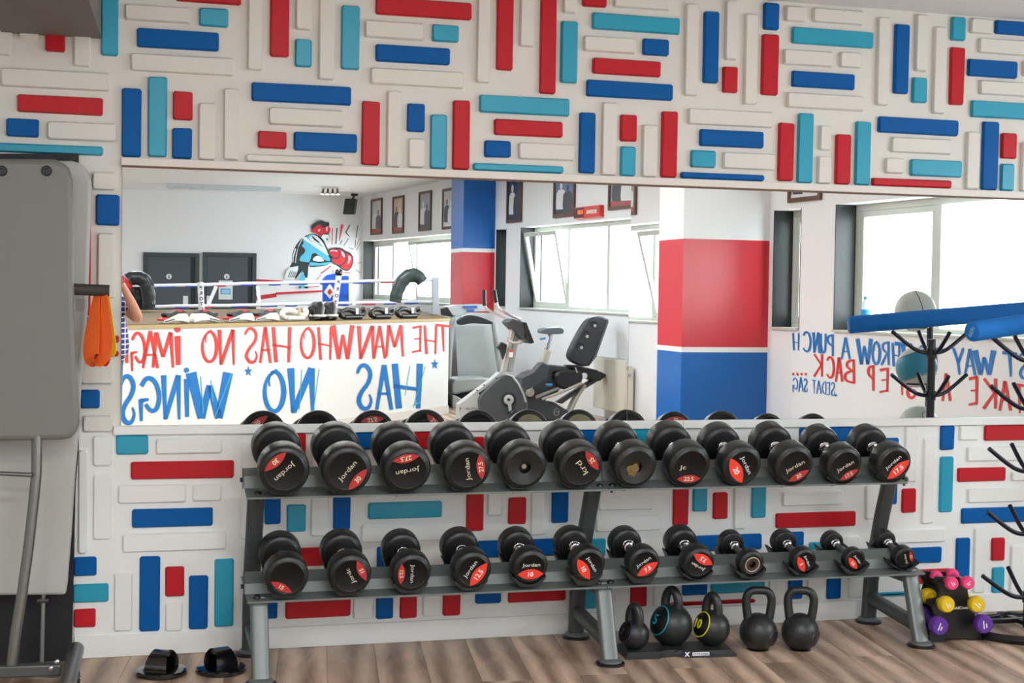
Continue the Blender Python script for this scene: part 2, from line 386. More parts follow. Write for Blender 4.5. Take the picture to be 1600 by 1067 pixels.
# ================================================================== RELIEF BLOCKS ON THE MIRROR WALL
BL = """
T158,185,-20,87 R71,102,20,81 W115,142,30,104 W-20,19,20,86 W30,61,36,62 W1,172,110,139 R27,161,150,178 B10,61,185,214 W74,182,191,220
T-60,161,225,255 B190,221,138,245 T231,261,120,245 R270,301,143,188 B269,300,200,248 W310,338,161,250 W349,375,138,250 W195,299,9,34
T311,357,13,42 B214,342,47,77 W204,366,87,115 R275,377,-24,5 W387,411,-20,110 B393,549,132,161 W384,538,243,256 R422,452,-20,89
W462,487,-20,47 T461,487,61,105 W498,523,-20,125 T533,562,9,109 R587,737,0,27 W570,663,34,61 T675,717,39,66 B587,703,72,99
W579,725,109,135 W745,766,-20,130 R776,802,-25,110 W420,537,170,197 R403,448,205,232 B459,558,208,237 R565,593,158,258
W604,627,142,262 B636,664,162,206 W638,664,216,262 T672,698,179,264 R707,734,157,266 T749,890,151,179 R772,879,188,213
B757,798,220,246 T739,880,257,273 W812,835,-20,73 R844,869,-25,147 W880,902,-20,21 T876,902,33,130 R910,948,-17,11 W959,1047,-14,14
T925,1062,24,50 W912,994,58,82 B1004,1045,61,87 R926,1032,93,118 B916,1051,128,154 B905,930,176,271 W940,964,160,278
R969,995,179,221 T969,993,229,278 W1003,1027,195,278 R1033,1058,174,281 W810,898,224,250 W1070,1091,6,150 B1099,1123,18,130
W1133,1153,1,94 R1129,1152,104,145 W1163,1183,22,164 B1193,1217,3,47 R1190,1216,54,149 W1075,1208,172,197 B1093,1193,204,230
T1079,1118,235,262 W1129,1211,239,265 B1063,1194,271,286 W1227,1259,10,34 W1270,1349,15,37 T1237,1364,46,72 W1224,1301,79,103
W1312,1346,82,106 B1237,1335,113,138 W1229,1350,147,171 W1370,1389,27,165 B1397,1420,38,147 W1430,1449,22,112 T1425,1448,121,161
W1458,1478,42,178 T1486,1508,26,64 R1484,1506,74,164 W1516,1551,29,53 B1555,1640,29,56 W1529,1620,62,86 B1512,1589,94,121
W1598,1630,96,120 W1530,1630,128,150 T1517,1640,160,186 B1372,1497,185,210 W1392,1486,216,240 W1383,1412,247,271 T1422,1502,250,276
R1362,1486,280,295 R1216,1240,192,283 T1246,1270,177,289 W1280,1298,196,235 W1277,1298,244,289 R1305,1329,210,290 T1336,1360,190,291
W1509,1530,206,296 B1534,1559,190,298 R1564,1588,208,248 T1563,1584,256,299 W1595,1620,222,300
W144,181,269,297 B150,187,304,352 W152,180,364,466 R118,142,340,493 B112,140,495,524 W126,177,561,600 B126,156,609,638
R160,186,524,536 R172,186,548,557 W129,177,649,675 T181,232,681,710 W145,175,684,728 W243,347,684,709 R204,366,720,748 W184,291,757,786
W300,346,756,783 B206,333,794,823 W191,354,832,861 W145,174,741,843 W122,137,703,865 W376,398,690,843 B115,151,870,900
T114,170,912,941 R115,150,951,980 W178,207,894,986 B218,250,869,986 R258,288,885,932 W258,285,941,986 B295,325,899,983
T335,365,873,979 R455,478,675,778 B520,585,674,703 R640,688,674,702 R729,756,682,830 B882,935,670,698 T985,1022,668,694
R1052,1077,678,821 T1083,1106,700,799 R1114,1137,769,811 W1147,1166,690,827 T1175,1198,700,809 B1249,1335,665,690
B1378,1403,684,788 W1413,1433,667,753 R1409,1431,763,801 W1441,1460,683,818 B1469,1491,665,703 W1499,1529,666,688
R1538,1640,665,688 W1511,1640,697,720 R1496,1571,730,752 W1580,1640,736,751 T1468,1489,713,800 W1512,1600,762,785 B1502,1640,792,816
W1521,1541,824,926 B1493,1515,840,922 R1549,1570,840,876 T1550,1569,886,926 W1578,1599,852,926 W1390,1477,826,848 W1222,1317,767,790
R1212,1337,800,824 W1352,1372,758,811 B1087,1190,835,860 T905,947,842,869 W931,1034,805,830 W935,1020,762,797 B1215,1256,831,857
T1264,1290,847,859 W1321,1344,837,858 B1404,1471,855,880 B410,434,925,967 B413,439,745,819 T448,478,788,831 B521,548,745,828
T575,691,784,810 W486,515,690,838 W564,711,818,846 W762,786,690,806 R794,822,777,819 W830,853,690,836 B862,888,766,817
R465,545,855,884 B588,615,854,967 R446,548,925,965 R625,652,905,966 R692,720,900,962 B743,783,905,943 R794,884,905,940
B746,880,843,870 T905,932,910,951 R985,1011,895,948 B1066,1105,900,930 T1111,1195,890,926 R1048,1180,938,945 W1021,1037,912,948
W1201,1215,890,938 B1232,1254,890,936 B1292,1314,890,936 W1261,1285,890,937 T1370,1440,924,931 R1425,1486,889,912
W552,584,905,967 W660,689,905,963 W1325,1350,880,934
"""
BM = {'W': white, 'R': red, 'B': blue, 'T': teal}
nb = 0
for tok in BL.split():
    c = tok[0]; x0, x1, y0, y1 = map(float, tok[1:].split(','))
    xm, ym = (x0+x1)/2, (y0+y1)/2; dd = .008
    X0, X1 = W(x0, ym, dd).x, W(x1, ym, dd).x; Z1, Z0 = W(xm, y0, dd).z, W(xm, y1, dd).z
    if Z1 > H0-.012: Z1 = H0-.012
    if 2.05 < Z0 < 2.1145: Z0 = 2.1145
    if .93 < Z1 < .96: Z1 = .943
    thick = .021 if Z1 > .96 else .016
    rnd = random.uniform
    vs = []; fs = []
    ch = .007
    for ins, d in ((0, 0), (.001, -thick*.62), (.006, -thick)):
        a, b_, e, f = X0+ins, X1-ins, Z0+ins, Z1-ins
        for (x, z) in ((a+ch, e), (b_-ch, e), (b_, e+ch), (b_, f-ch), (b_-ch, f), (a+ch, f), (a, f-ch), (a, e+ch)):
            vs.append((x+rnd(-.0012, .0012), d, z+rnd(-.0012, .0012)))
    for r_ in range(2):
        for k in range(8): fs.append((r_*8+k, r_*8+(k+1) % 8, (r_+1)*8+(k+1) % 8, (r_+1)*8+k))
    fs.append(tuple(range(16, 24)))
    o = MB().add(vs, fs).build('relief_block', (whitel if c == 'W' and Z1 < .96 else BM[c]), wall_front, smooth=True, angle=18)
    nb += 1
print('blocks', nb)
# ceiling fittings: one unlit in the mirror; lit ones unseen, added as fill
fitm = mat('fitting_white', (205, 215, 222), .4); diff = mat('tube_diffuser_off', (206, 216, 222), .4); difl = mat('fill_diffuser', (255, 252, 245), .4, emit=2.0)
def fitting(x, y, L_, along='x', label=None, power=1.0):
    hx, hy = (L_/2, .16) if along == 'x' else (.16, L_/2)
    R = thing('ceiling_or_fill_light', label, 'ceiling light', (x, y, H1), 'fluorescent ceiling fitting and added fill lamps')
    MB().box((x-hx, y-hy, H1-.07), (x+hx, y+hy, H1)).build('housing', fitm, R, bevel=.006)
    MB().box((x-hx+.03, y-hy+.03, H1-.085), (x+hx-.03, y+hy-.03, H1-.07)).build('diffuser', difl if power else diff, R)
    if not power: return
    l = bpy.data.lights.new('fill_light', 'AREA'); l.shape = 'RECTANGLE'; l.size = 2*hx-.1; l.size_y = 2*hy-.06; l.energy = FILL_LAMP['power']*power; l.color = FILL_LAMP['col'] if y > -11 else (.84, .92, 1)
    o = bpy.data.objects.new('fill_light', l); COL.objects.link(o); o.location = (x, y, H1-.09)
ql = VG(350, 290, H1)
fitting(ql.x, ql.y, 2.0, 'x', 'long white fluorescent ceiling fitting above the grey doors, seen in the mirror', 0)
OFF = [(1.2, -4.6), (-1.8, -6.2), (3.0, -6.8), (.6, -9.0), (-2.2, -11.0), (3.0, -11.0), (.4, -14.0), (-2.6, -17.5), (2.4, -14.6)]
FW = ['nearest to the mirror wall', 'over the photographer, left side', 'beside the red and blue pillar', 'behind the photographer', 'over the ring platform, left side', 'over the exercise bikes', 'over the ring ropes', 'before the grey doors, left side', 'over the far end of the ring platform']
for i, (x, y) in enumerate(OFF):
    fitting(x, y, 1.5, 'x', 'added unseen fill lamp on the ceiling, ' + FW[i])
#PART3
# ================================================================== DUMBBELL RACK
def v3(x, d, z): return Vector((x, -d, z))
rack = thing('dumbbell_rack', 'long two tier grey steel rack holding twenty four black dumbbells', 'rack', (2.03, -.3, 0))
UPX = [.565, 2.035, 3.525]
RAIL = {'top': [(.21,.782),(.332,.768),(.346,.840),(.400,.812),(.410,.764),(.500,.740)],
        'low': [(.21,.366),(.332,.352),(.346,.412),(.405,.374),(.413,.333),(.500,.321)]}
def sheet(m, prof, x0, x1, t=.005):
    "bent sheet steel running along the wall"
    n = len(prof); P = [Vector((0, -a, b)) for a, b in prof]; N = []
    for i in range(n):
        d = (P[min(i+1, n-1)]-P[max(i-1, 0)]).normalized(); N.append(Vector((0, -d.z, d.y))*t)
    loop = P + [P[i]-N[i] for i in reversed(range(n))]
    m.prism([p + Vector((x0,0,0)) for p in loop], (x1-x0, 0, 0))
# concave prism ends would triangulate badly: build strips instead
def sheet(m, prof, x0, x1, t=.005):
    n = len(prof)
    for i in range(n-1):
        a, b = prof[i], prof[i+1]; A, B = v3(0, *a), v3(0, *b); d = (B-A).normalized(); nn = Vector((0, -d.z, d.y))*t
        if nn.z > 0: nn = -nn
        m.prism([A+Vector((x0,0,0)), B+Vector((x0,0,0)), B+nn+Vector((x0,0,0)), A+nn+Vector((x0,0,0))], (x1-x0, 0, 0))
for key, xa, xb in (('top', .507, 3.468), ('low', .514, 3.572)):
    for x0, x1 in ((xa, 2.0335), (2.0365, xb)):
        m = MB(); sheet(m, RAIL[key], x0, x1)
        # front lip edge fold
        a = RAIL[key][-1]; m.prism([v3(x0, a[0]-.004, a[1]), v3(x0, a[0], a[1]), v3(x0, a[0], a[1]-.008), v3(x0, a[0]-.004, a[1]-.008)], (x1-x0, 0, 0))
        m.build('shelf_rail', steel, rack)
    # end plates
    pr_ = RAIL[key]
    for x in (xa-.004, xb):
        m = MB(); m.prism([v3(x, *pr_[2]), v3(x, *pr_[3]), v3(x, pr_[4][0], pr_[4][1]), v3(x, pr_[4][0]-.06, pr_[4][1]-.01), v3(x, pr_[1][0], pr_[1][1])], (.004, 0, 0)); m.build('end_plate', steeld, rack)
        m = MB(); m.lathe(v3(x-.004 if x < 1 else x+.004, .36, pr_[3][1]-.02), (1,0,0), [(-.006,0),(-.006,.009),(.006,.009),(.006,0)], 12); m.build('bolt', plastic, rack, smooth=True)
def oval(m, path, a, b, n=20, side=Vector((1,0,0))):
    "oval steel section; a = half size along the wall, b = half depth"
    rings = []; N = len(path)
    for i, p in enumerate(path):
        t = (path[min(i+1, N-1)]-path[max(i-1, 0)]).normalized(); ny = side.cross(t).normalized()
        rg = []
        for k in range(n):
            c, s_ = math.cos(2*PI*k/n), math.sin(2*PI*k/n)
            sg = lambda v: (abs(v)**.55)*(1 if v >= 0 else -1)
            rg.append(p + side*(a*sg(c)) + ny*(b*sg(s_)))
        rings.append(rg)
    vs = [q for r_ in rings for q in r_]; fs = []
    for i in range(N-1):
        for k in range(n): fs.append((i*n+k, i*n+(k+1) % n, (i+1)*n+(k+1) % n, (i+1)*n+k))
    fs += [tuple(reversed(range(n))), tuple(range((N-1)*n, N*n))]
    m.add(vs, fs)
for x in UPX:
    xt = x - (.03 if x > 3 else 0)
    m = MB(); oval(m, [v3(x, .085, .012), v3(x, .10, .20), v3(x, .135, .36), v3((x+xt)/2, .215, .55), v3(xt, .318, .775)], .036, .022); m.build('rear_leg', steeld, rack, smooth=True)
    m = MB(); oval(m, [v3(x, .555, .012), v3(x, .535, .06), v3(x, .44, .322)], .036, .024); m.build('front_leg', steel, rack, smooth=True)
    m = MB(); oval(m, [v3(x, .10, .125), v3(x, .53, .085)], .026, .03); m.build('brace', steeld, rack, smooth=True)
    m = MB(); oval(m, [v3(x, .12, .285), v3(x, .455, .285)], .024, .022); m.build('brace', steeld, rack, smooth=True)
    for d, nm in ((.085, 'rear'), (.558, 'front')):
        m = MB(); m.lathe(v3(x, d, 0), (0,0,1), [(0,0),(0,.062),(.008,.062),(.012,.056),(.012,0)], 28); m.build('foot_pad', plastic, rack, smooth=True)
        m = MB(); m.lathe(v3(x, d, .012), (0,0,1), [(0,.05),(.006,.05),(.014,.04),(.014,0)], 28); m.build('foot_plate', steel, rack, smooth=True)
    for key in ('top', 'low'):
        zz = RAIL[key][-1][1]; xx = xt if key == 'top' else x
        offs = (.052,) if x < 1 else ((-.028, .028) if x < 3 else (-.018,))
        if x < 1: offs = (.0,)
        for o_ in offs:
            m = MB(); m.lathe(v3(xx+o_+(.0 if x > 1 else -.01), .462, zz+.012), (0,-.24,1), [(-.034,0),(-.034,.006),(-.008,.006),(-.008,.016),(0,.016),(.006,.011),(.008,0)], 18)
            m.build('bolt', plastic, rack, smooth=True)

# ---- dumbbells: pixel centres (front head cx, top, r, back head cx, top, r)
TOPR = [(442.7,690.6,39.6,431,659.7,38.2),(539.8,690.6,39.2,523.5,659.3,37.5),(633.3,690,38.6,616,659.3,36.6),(726.5,688.4,38,705.2,658.2,36),(815,687,36.8,792.6,658.4,35.4),(902.7,687,36.8,878,657.8,34.9),(988,687,35.8,961.8,657.8,34.2),(1071.7,687,35.4,1044,657.4,34.2),(1153.5,688.8,33.7,1122,660,32),(1234.4,687.8,33.7,1202.3,658.8,32),(1313,691,31,1279,662.9,29.5),(1390,689,31,1353.7,662.9,29.3)]
LOWR = [(446.7,861.8,34.1,437.2,830,33),(545.3,858.8,33.9,532.4,827,32.3),(641,858,31.4,625.7,827,30),(735.2,854.5,30.9,717,823.8,29.7),(825.6,852.5,28.5,806,823,27.8),(915.7,850,28,891.7,821,27.3),(1002.6,850,26.3,975.4,821.5,25.4),(1087.8,848.8,26.4,1062.4,820,25.3),(1171,856.3,20.9,1141.2,828,19.8),(1253.2,853,20.2,1223.4,826,19.6),(1332.6,854.5,17.5,1299.3,828.8,17.1),(1410,851,17.9,1380.8,826.8,16.9)]
# number, turn of the print, style (o old, n new, h bare hole, w worn), half thickness of a head, handle shown
TF = [('30',223,'o'),('30',51,'o'),('27.5',191,'o'),('27.5',100,'o'),('',0,'h'),('25',127,'w'),('',0,'r'),('22.5',0,'w'),('20',-59,'n'),('20',30,'o'),('17.5',32,'w'),('17.5',44,'n')]
LF = [('15',-30,'l'),('15',116,'w'),('12.5',-90,'o'),('12.5',57,'n'),('10',0,'n'),('10',-57,'n'),('7.5',34,'n'),('7.5',150,'n'),('',0,'p'),('5',-61,'n'),('2.5',-49,'n'),('2.5',112,'o')]
TB = [('30',145,'l'),None,('27.5',172,'l'),('27.5',228,'l'),None,'y','y',None,('20',180,'l'),None,None,None]
wordsT = ['with red 30 oval at upper left, first on the top tier','with red 30 oval at lower right, second on the top tier','with upside down red 27.5 oval at top, third on the top tier',
 'with upright red 27.5 oval at right edge, fourth on the top tier','with plain grey face and dark open hole, fifth on the top tier','with scuffed face and red 25 oval, above the middle upright',
 'with rusty yellow hole in its face, on the top tier','with faded lettering and red 22.5 oval at bottom','with bright red 20 oval at left, on the top tier',
 'with thin lettering and dull red 20 oval, on the top tier','with half worn lettering and dull red oval, second last on top tier','with bright red 17.5 oval, last at right on the top tier']
wordsL = ['with only a small red 15 oval, first at left on lower tier','with scuffed lettering and red 15 oval, second on lower tier','with dull red 12.5 oval at left of face, lower tier','with bright red 12.5 oval, lower tier left half',
 'with level bright red 10 oval, fifth on lower tier','with tilted bright red 10 oval, lower tier beside middle upright','with bright red 7.5 oval below its lettering, lower tier','with upside down red 7.5 oval above its lettering, lower tier',
 'with pale ringed open hole in its face, lower tier','with bright red 5 oval, lower tier right half','with bright red 2.5 oval, small, second last on lower tier','with dull red 2.5 mark, smallest, last at right on lower tier']
def face_print(D, c, ax, R, num, ang, sty):
    "c = centre of face, ax = outward axis, prints lie on the face"
    ex = Vector((0,0,1)).cross(ax).normalized(); ey = ax.cross(ex).normalized()
    ca, sa = math.cos(math.radians(ang)), math.sin(math.radians(ang))
    ux = ex*ca + ey*sa; uy = ax.cross(ux)
    if sty in 'hrp':
        pit = {'h': rubside, 'r': mat('rusty_socket', (120, 96, 52), .6, var=.5, scale=60), 'p': mat('dull_socket', (70, 50, 44), .5, var=.3, scale=60)}[sty]
        if sty == 'p': MB().lathe(c, ax, [(.0004, R*.50), (.0008, R*.27)], 32).build('pale_ring_plate', pit, D)
        MB().lathe(c - ax*.0235, ax, [(0, R*.225), (.0005, 0)], 20).build('socket', pit, D, smooth=True)
        b = MB(); b.lathe(c - ax*.023, ax, [(0, R*.12),(.01, R*.12),(.012, R*.08),(.012, 0)], 6 if sty != 'r' else 16)
        b.build('core_bolt', mat('core_bolt', (150, 138, 110), .5) if sty != 'p' else mat('core_bolt_red', (130, 80, 70), .4, metal=.4), D)
        if sty == 'p':
            q = MB(); q.tube([c+ax*.001+(ex*math.cos(t*PI/20)+ey*math.sin(t*PI/20))*(R*.56) for t in range(40)], .0016, 6, closed=True); q.build('pale_ring', cream, D)
        if sty == 'r':
            q = MB(); pts = [c + ax*.0008 + ex*(R*(-.16+.27*math.cos(t)*(1+.2*math.sin(3*t)))) + ey*(R*(-.13+.27*math.sin(t)*(1+.15*math.cos(5*t)))) for t in [2*PI*k/20 for k in range(20)]]
            q.prism(pts, ax*.0004); q.build('rust_stain', MATS['rusty_socket'], D)
        return
    new = sty == 'n'
    lw, lh, lo = (.74, .30, -.36) if new else (.56, .185, -.55)   # lens half width, half height, offset
    if sty == 'l' : lo = -.5
    pts = []
    for k in range(17):
        t = -1 + 2*k/16; pts.append((t*lw, lh*(1-t*t)))
    for k in range(1, 16):
        t = 1 - 2*k/16; pts.append((t*lw, -lh*(1-t*t)))
    m = MB(); m.prism([c + ax*.0006 + ux*(R*x) + uy*(R*(y+lo)) for x, y in pts], ax*.0008)
    m.build('weight_label', redn if new else reds, D)
    tc_ = whitep if new else cream
    if num: text('weight_number', num, tc_, D, c + ax*.0018 + uy*(R*lo), ux, uy, R*(.27 if new else .2), bold=.02, width=None)
    if sty == 'l': return
    word = {'w': {'25': 'krd', '22.5': 'Jc', '17.5': 'Jordan', '15': 'Jordc'}.get(num, 'Jordan')}.get(sty, 'Jordan')
    wd = {'krd': .7, 'Jc': .3, 'Jordc': .8}.get(word, 1.0 if new else .98)
    off = .15 if new else -.02
    text('brand_print', word, tc_, D, c + ax*.0012 + uy*(R*off) - (ux*(R*.35) if word == 'Jc' else ux*0), ux, uy, R*.25, width=R*wd, bold=-.004)
def head_prof(h, R, hole=False):
    e = R*.36 if R > .06 else R*.3
    e = min(e, h*.95)
    P = [(-h, 0), (-h, R*.55), (-h+.003, R*.80)]
    for k in range(6):
        a = PI/2*k/5; P.append((-h+e*.62*(1-math.sin(a)) + .002, R-e*.7*(1-math.sin(a+0)) if 0 else R - e*.45*(math.cos(a)))) if 0 else None
    P = [(-h, 0), (-h, R*.72), (-h+.0035, R*.80)]
    for k in range(5):
        a = PI/2*k/4; P.append((-h+.006+e*.55*(1-math.cos(a)), R*.82 + R*.18*math.sin(a)))
    P.append((0, R*1.0))
    for k in range(5):
        a = PI/2*(4-k)/4; P.append((h-.006-e*.55*(1-math.cos(a)), R*.82 + R*.18*math.sin(a)))
    P += [(h-.003, R*.79), (h-.001, R*.765), (h-.002, R*.75)]
    P += [(h-.002, R*.27), (h-.004, R*.25), (h-.026, R*.23), (h-.026, 0)] if hole else [(h-.002, 0)]
    return P
def dumbbell(f, spec, back, lab, grp, wk):
    b0 = W(f[3], f[4]+f[5], .281); X = b0.x; a0 = AX(f[0], f[1]+f[2], X)
    axial = lambda p: (p-O3).dot(fw)
    R = (f[5]/FPX*axial(b0) + f[2]/FPX*axial(a0))/2
    L_ = (a0-b0).length; ax = (a0-b0).normalized()
    h = .03 + (R-.05)*.5; h = min(h, .058); h = max(h, .026)
    D = thing('dumbbell', 'black dumbbell ' + lab, 'dumbbell', ((a0+b0)/2 - Vector((0,0,R+.02))), grp)
    for c, s_ in ((a0, 1), (b0, -1)):
        hole = (s_ > 0 and spec[2] in 'hrp') or (s_ < 0 and back == 'y')
        prof = head_prof(h, R, hole); n_ = len(prof); mi = [0]*(n_-1); mi[0] = 1; mi[1] = 1; mi[-1] = 1
        if hole: mi[-4] = 0; mi[-2] = 1; mi[-3] = 1
        m = MB(); m.lathe(c, ax*s_, prof, 48, mis=mi); m.build('head', [rubber, rubface], D, smooth=True, angle=50)
    hr = .0165 if R > .07 else .0145
    m = MB(); m.lathe((a0+b0)/2, ax, [(-L_/2+h*.6, hr), (-L_/8, hr*1.0), (0, hr*1.12), (L_/8, hr), (L_/2-h*.6, hr)], 20); m.build('handle', handm, D, smooth=True)
    for s_ in (1, -1):
        c = (a0 if s_ > 0 else b0) - ax*(s_*h); m = MB()
        m.lathe(c, ax*(-s_), [(-.004, hr*1.75), (.010, hr*1.75), (.013, hr*1.5), (.022, hr*1.35), (.025, hr)], 20); m.build('collar', chrome, D, smooth=True)
    face_print(D, a0+ax*(h-.002), ax, R, *spec)
    if back:
        if back == 'y':
            face_print(D, b0-ax*(h-.002), -ax, R, '', 0, 'r'); MB().lathe(b0-ax*(h-.002), -ax, [(.0006, R*.72), (.0012, R*.70), (.0012, R*.30)], 32).build('worn_face', mat('worn_pale_face', (150, 142, 110), .6, var=.6, scale=28), D)
        else: face_print(D, b0-ax*(h-.002), -ax, R, *back)
    # moulded saddles under both heads (part of the rack)
    key = 'top' if grp.startswith('dumbbells on the top') else 'low'
    rl = RAIL[key]
    for c, rear in ((a0, 0), (b0, 1)):
        zb = (rl[0][1]+rl[1][1])/2 if rear else None
        # saddle: arc cradle, extruded along axis
        dcen = -c.y
        if not rear: dcen = min(dcen - .3*h, .475)
        cc = c + ax*((-c.y-dcen)*-1) if not rear else c
        tq = (dcen - (-c.y)); cc = c + Vector((0, -tq, tq*ax.z/(-ax.y)*1.0)) if not rear else c
        if rear: base_z = rl[1][1] + (.332+cc.y)*-.0 + .004
        else: base_z = rl[-1][1] + .004 + max(0, (.5-dcen))*.26
        half = .034; N_ = 16; hb = cc.z - R - .0008; xe = .072
        vs = []; fs = []
        def inner(x):
            vee = 0 if abs(x) < .016 else (abs(x)-.016)*.62
            cir = R - math.sqrt(max(R*R - x*x, 0)) if abs(x) < R else 9
            return hb + min(vee, cir)
        xs_ = [-xe + 2*xe*k/N_ for k in range(N_+1)]
        sl = ax.z/(-ax.y)
        for e in (-half, half):
            for x in xs_: vs.append(Vector((cc.x+x, cc.y-e, inner(x) + e*sl)))
            for x in xs_:
                t_ = max(0, (abs(x)-.040)/(xe-.040)); zb_ = base_z + e*0 + t_*(inner(xe)-.010-base_z)
                vs.append(Vector((cc.x+x, cc.y-e, min(zb_ + t_*e*sl, inner(x)+e*sl-.003))))
        M_ = N_+1; m = MB()
        for k in range(N_):
            fs.append((k, k+1, M_+k+1, M_+k)); fs.append((2*M_+k, 3*M_+k, 3*M_+k+1, 2*M_+k+1))
            fs.append((k, 2*M_+k, 2*M_+k+1, k+1)); fs.append((M_+k, M_+k+1, 3*M_+k+1, 3*M_+k))
        fs.append((0, M_, 3*M_, 2*M_)); fs.append((N_, 2*M_+N_, 3*M_+N_, M_+N_))
        m.add(vs, fs)
        m.build('saddle', plastic, rack)
    m = MB(); m.lathe(v3(X-.02, .455, rl[-1][1]-.004), (0,0,-1), [(0,.005),(.012,.005),(.013,0)], 8); m.build('saddle_screw', plastic, rack)
    return D
for i in range(12):
    dumbbell(TOPR[i], TF[i], TB[i], wordsT[i], 'dumbbells on the top tier', None)
for i in range(12):
    dumbbell(LOWR[i], LF[i], None, wordsL[i], 'dumbbells on the lower tier', None)

# ================================================================== KETTLEBELLS
def kettlebell(c, R, top, hw, ang, lab, ring=None, ringlab=None, thick=.0195, flat=.0, boxy=False):
    "c = point on floor/tray under the ball, top = height of handle top above c, hw = half width of handle, ang = turn of handle plane"
    K = thing('kettlebell', lab, 'kettlebell', c, 'kettlebells under the dumbbell rack')
    cz = R*.93; cc = c + Vector((0,0,cz))
    prof = []
    for k in range(19):
        a = PI*k/18; z = -math.cos(a)*R
        prof.append((max(z, -cz+.001), math.sin(a)*R if z > -cz+.001 else min(math.sin(a)*R, R*.62)*(1 if k else 0)))
    prof = [(-cz, 0), (-cz, R*.60)] + [( -math.cos(a)*R, math.sin(a)*R) for a in [PI*(.14+.86*k/18) for k in range(19)]]
    MB().lathe(cc, (0,0,1), prof, 40).build('ball', castm, K, smooth=True)
    ux = Vector((math.cos(ang), math.sin(ang), 0)); base = R*.55; tp = top-cz-thick
    wi = hw-thick; b0 = min(wi, R*.72)
    pts = [(-b0*.80, base*.75), (-b0*.93, base*1.15)]
    sh = base*1.15
    if boxy:
        pts = [(-b0*.66, base*.8), (-wi*.82, base*1.25), (-wi*.98, base+(tp-base)*.52), (-wi, base+(tp-base)*.72), (-wi*.86, base+(tp-base)*.90), (-wi*.58, base+(tp-base)*.985), (-wi*.25, tp)]
    else:
        for k in range(7):
            a = PI*(1 - .5*k/6.5); pts.append((math.cos(a)*wi, sh + (tp-sh)*(.35+.65*math.sin(a)) if k else sh+(tp-sh)*.35))
    full_ = pts + [(-x, z) for x, z in reversed(pts)]
    P = [cc + ux*x + Vector((0,0,z)) for x, z in full_]
    # smooth the path
    for _ in range(2):
        Q = [P[0]]
        for a, b in zip(P[:-1], P[1:]): Q += [a*.75+b*.25, a*.25+b*.75]
        Q.append(P[-1]); P = Q
    n = len(P); rs = [thick*(1.0 + .22*abs(2*i/(n-1)-1)**4) for i in range(n)]
    MB().tube(P, rs, 16).build('handle', castm, K, smooth=True)
    return K, cc
def face_ring(K, cc, R, fd, m, txt, tsz):
    fd = fd.normalized(); MB().lathe(cc, fd, [(math.sqrt(R*R-(R*r_)**2)+.0008, R*r_) for r_ in (.68,.6,.5,.4,.3,.2,.1,0)], 36).build('side_face', rubface, K, smooth=True, angle=60)
    ex = Vector((0,0,1)).cross(fd).normalized(); ey = fd.cross(ex)
    MB().tube([cc + fd*(R*.725) + (ex*math.cos(t*PI/24)+ey*math.sin(t*PI/24))*(R*.695) for t in range(48)], .0028, 6, closed=True).build('colour_ring', m, K, smooth=True)
    if txt: text('weight_number', txt, m, K, cc+fd*(R*1.01)+ex*R*.08, ex, ey, tsz, bold=.01, ext=.0015)
tr0, tr1 = G(978, 1031), G(1151, 1026)
TRH = .028
trd = (tr1-tr0); trd.z = 0; trn = Vector((-trd.y, trd.x, 0)).normalized()*.19
tray = thing('kettlebell_tray', 'low black plastic tray under three kettlebells, printed with a white fitness logo', 'tray', (tr0+tr1)/2)
m = MB(); t0, t1 = Vector((tr0.x,tr0.y,0)), Vector((tr1.x,tr1.y,0)); tn = trn.normalized(); td = (t1-t0).normalized(); LT = (t1-t0).length
prof = []
A = t0 + td*(LT*.30); B = t0 + td*(LT*.44); Cc = t0 + td*(LT*.58)
outline = [t0, A, A+tn*.018+td*.02, B+tn*.026, Cc+tn*.018-td*.02, Cc, t1, t1+trn, t0+trn]
n = len(outline); vs = []
cen = (t0+t1+trn)/2
for z, ins in ((0, 0), (TRH*.55, .0), (TRH, .10)):
    for p in outline: vs.append(Vector((p.x, p.y, z)) + (cen-p)*Vector((ins*.35, ins, 0)) if z else Vector((p.x, p.y, z)))
vs = [Vector((v.x, v.y, v.z)) for v in vs]
# centred inset by hand
vs = []
for z, ins in ((0, 0), (TRH*.5, 0), (TRH, .014)):
    for p in outline:
        q = Vector((p.x, p.y, z)); e = cen - p; q += Vector((math.copysign(min(ins, abs(e.x)), e.x), math.copysign(min(ins, abs(e.y)), e.y), 0)) if ins else Vector((0,0,0)); vs.append(q)
fs = []
for r_ in range(2):
    for k in range(n): fs.append((r_*n+k, r_*n+(k+1) % n, (r_+1)*n+(k+1) % n, (r_+1)*n+k))
fs.append(tuple(range(2*n, 3*n))); fs.append(tuple(reversed(range(n))))
m.add(vs, fs); m.build('tray_body', mat('tray_black', (44, 46, 47), .4, var=.1), tray)
lc = t0 + td*(LT*.60) + Vector((0,0,TRH*.62)) - tn*.0008
lb = MB(); lb.obox(lc + td*.012, td*.066, -tn*.0008, Vector((0,0,.0095))); lb.build('logo_plate', mat('logo_dark', (30, 30, 60), .4), tray)
text('logo_text', 'X', whitep, tray, lc - td*.026 - tn*.0016, td, (0,0,1), .020, bold=.06)
lb = MB(); lb.obox(lc + td*.036, td*.038, -tn*.0014, Vector((0,0,.0075))); lb.build('logo_plate', whitep, tray)
text('logo_text', 'FITNESS', mat('logo_ink', (60, 60, 70), .5), tray, lc + td*.036 - tn*.003, td, (0,0,1), .009, width=.066)
def kbpos(px, py): g = G(px, py, TRH); return Vector((g.x, g.y, TRH))
lf = Vector((-.92, -.16, .36))
K, cc = kettlebell(kbpos(990.5, 1013), .066, .205, .047, math.radians(-62), 'smallest black kettlebell with dark purple side ring, left on the tray'); face_ring(K, cc, .066, lf, mat('purple_ring', (62, 40, 84), .4), '2', .03)
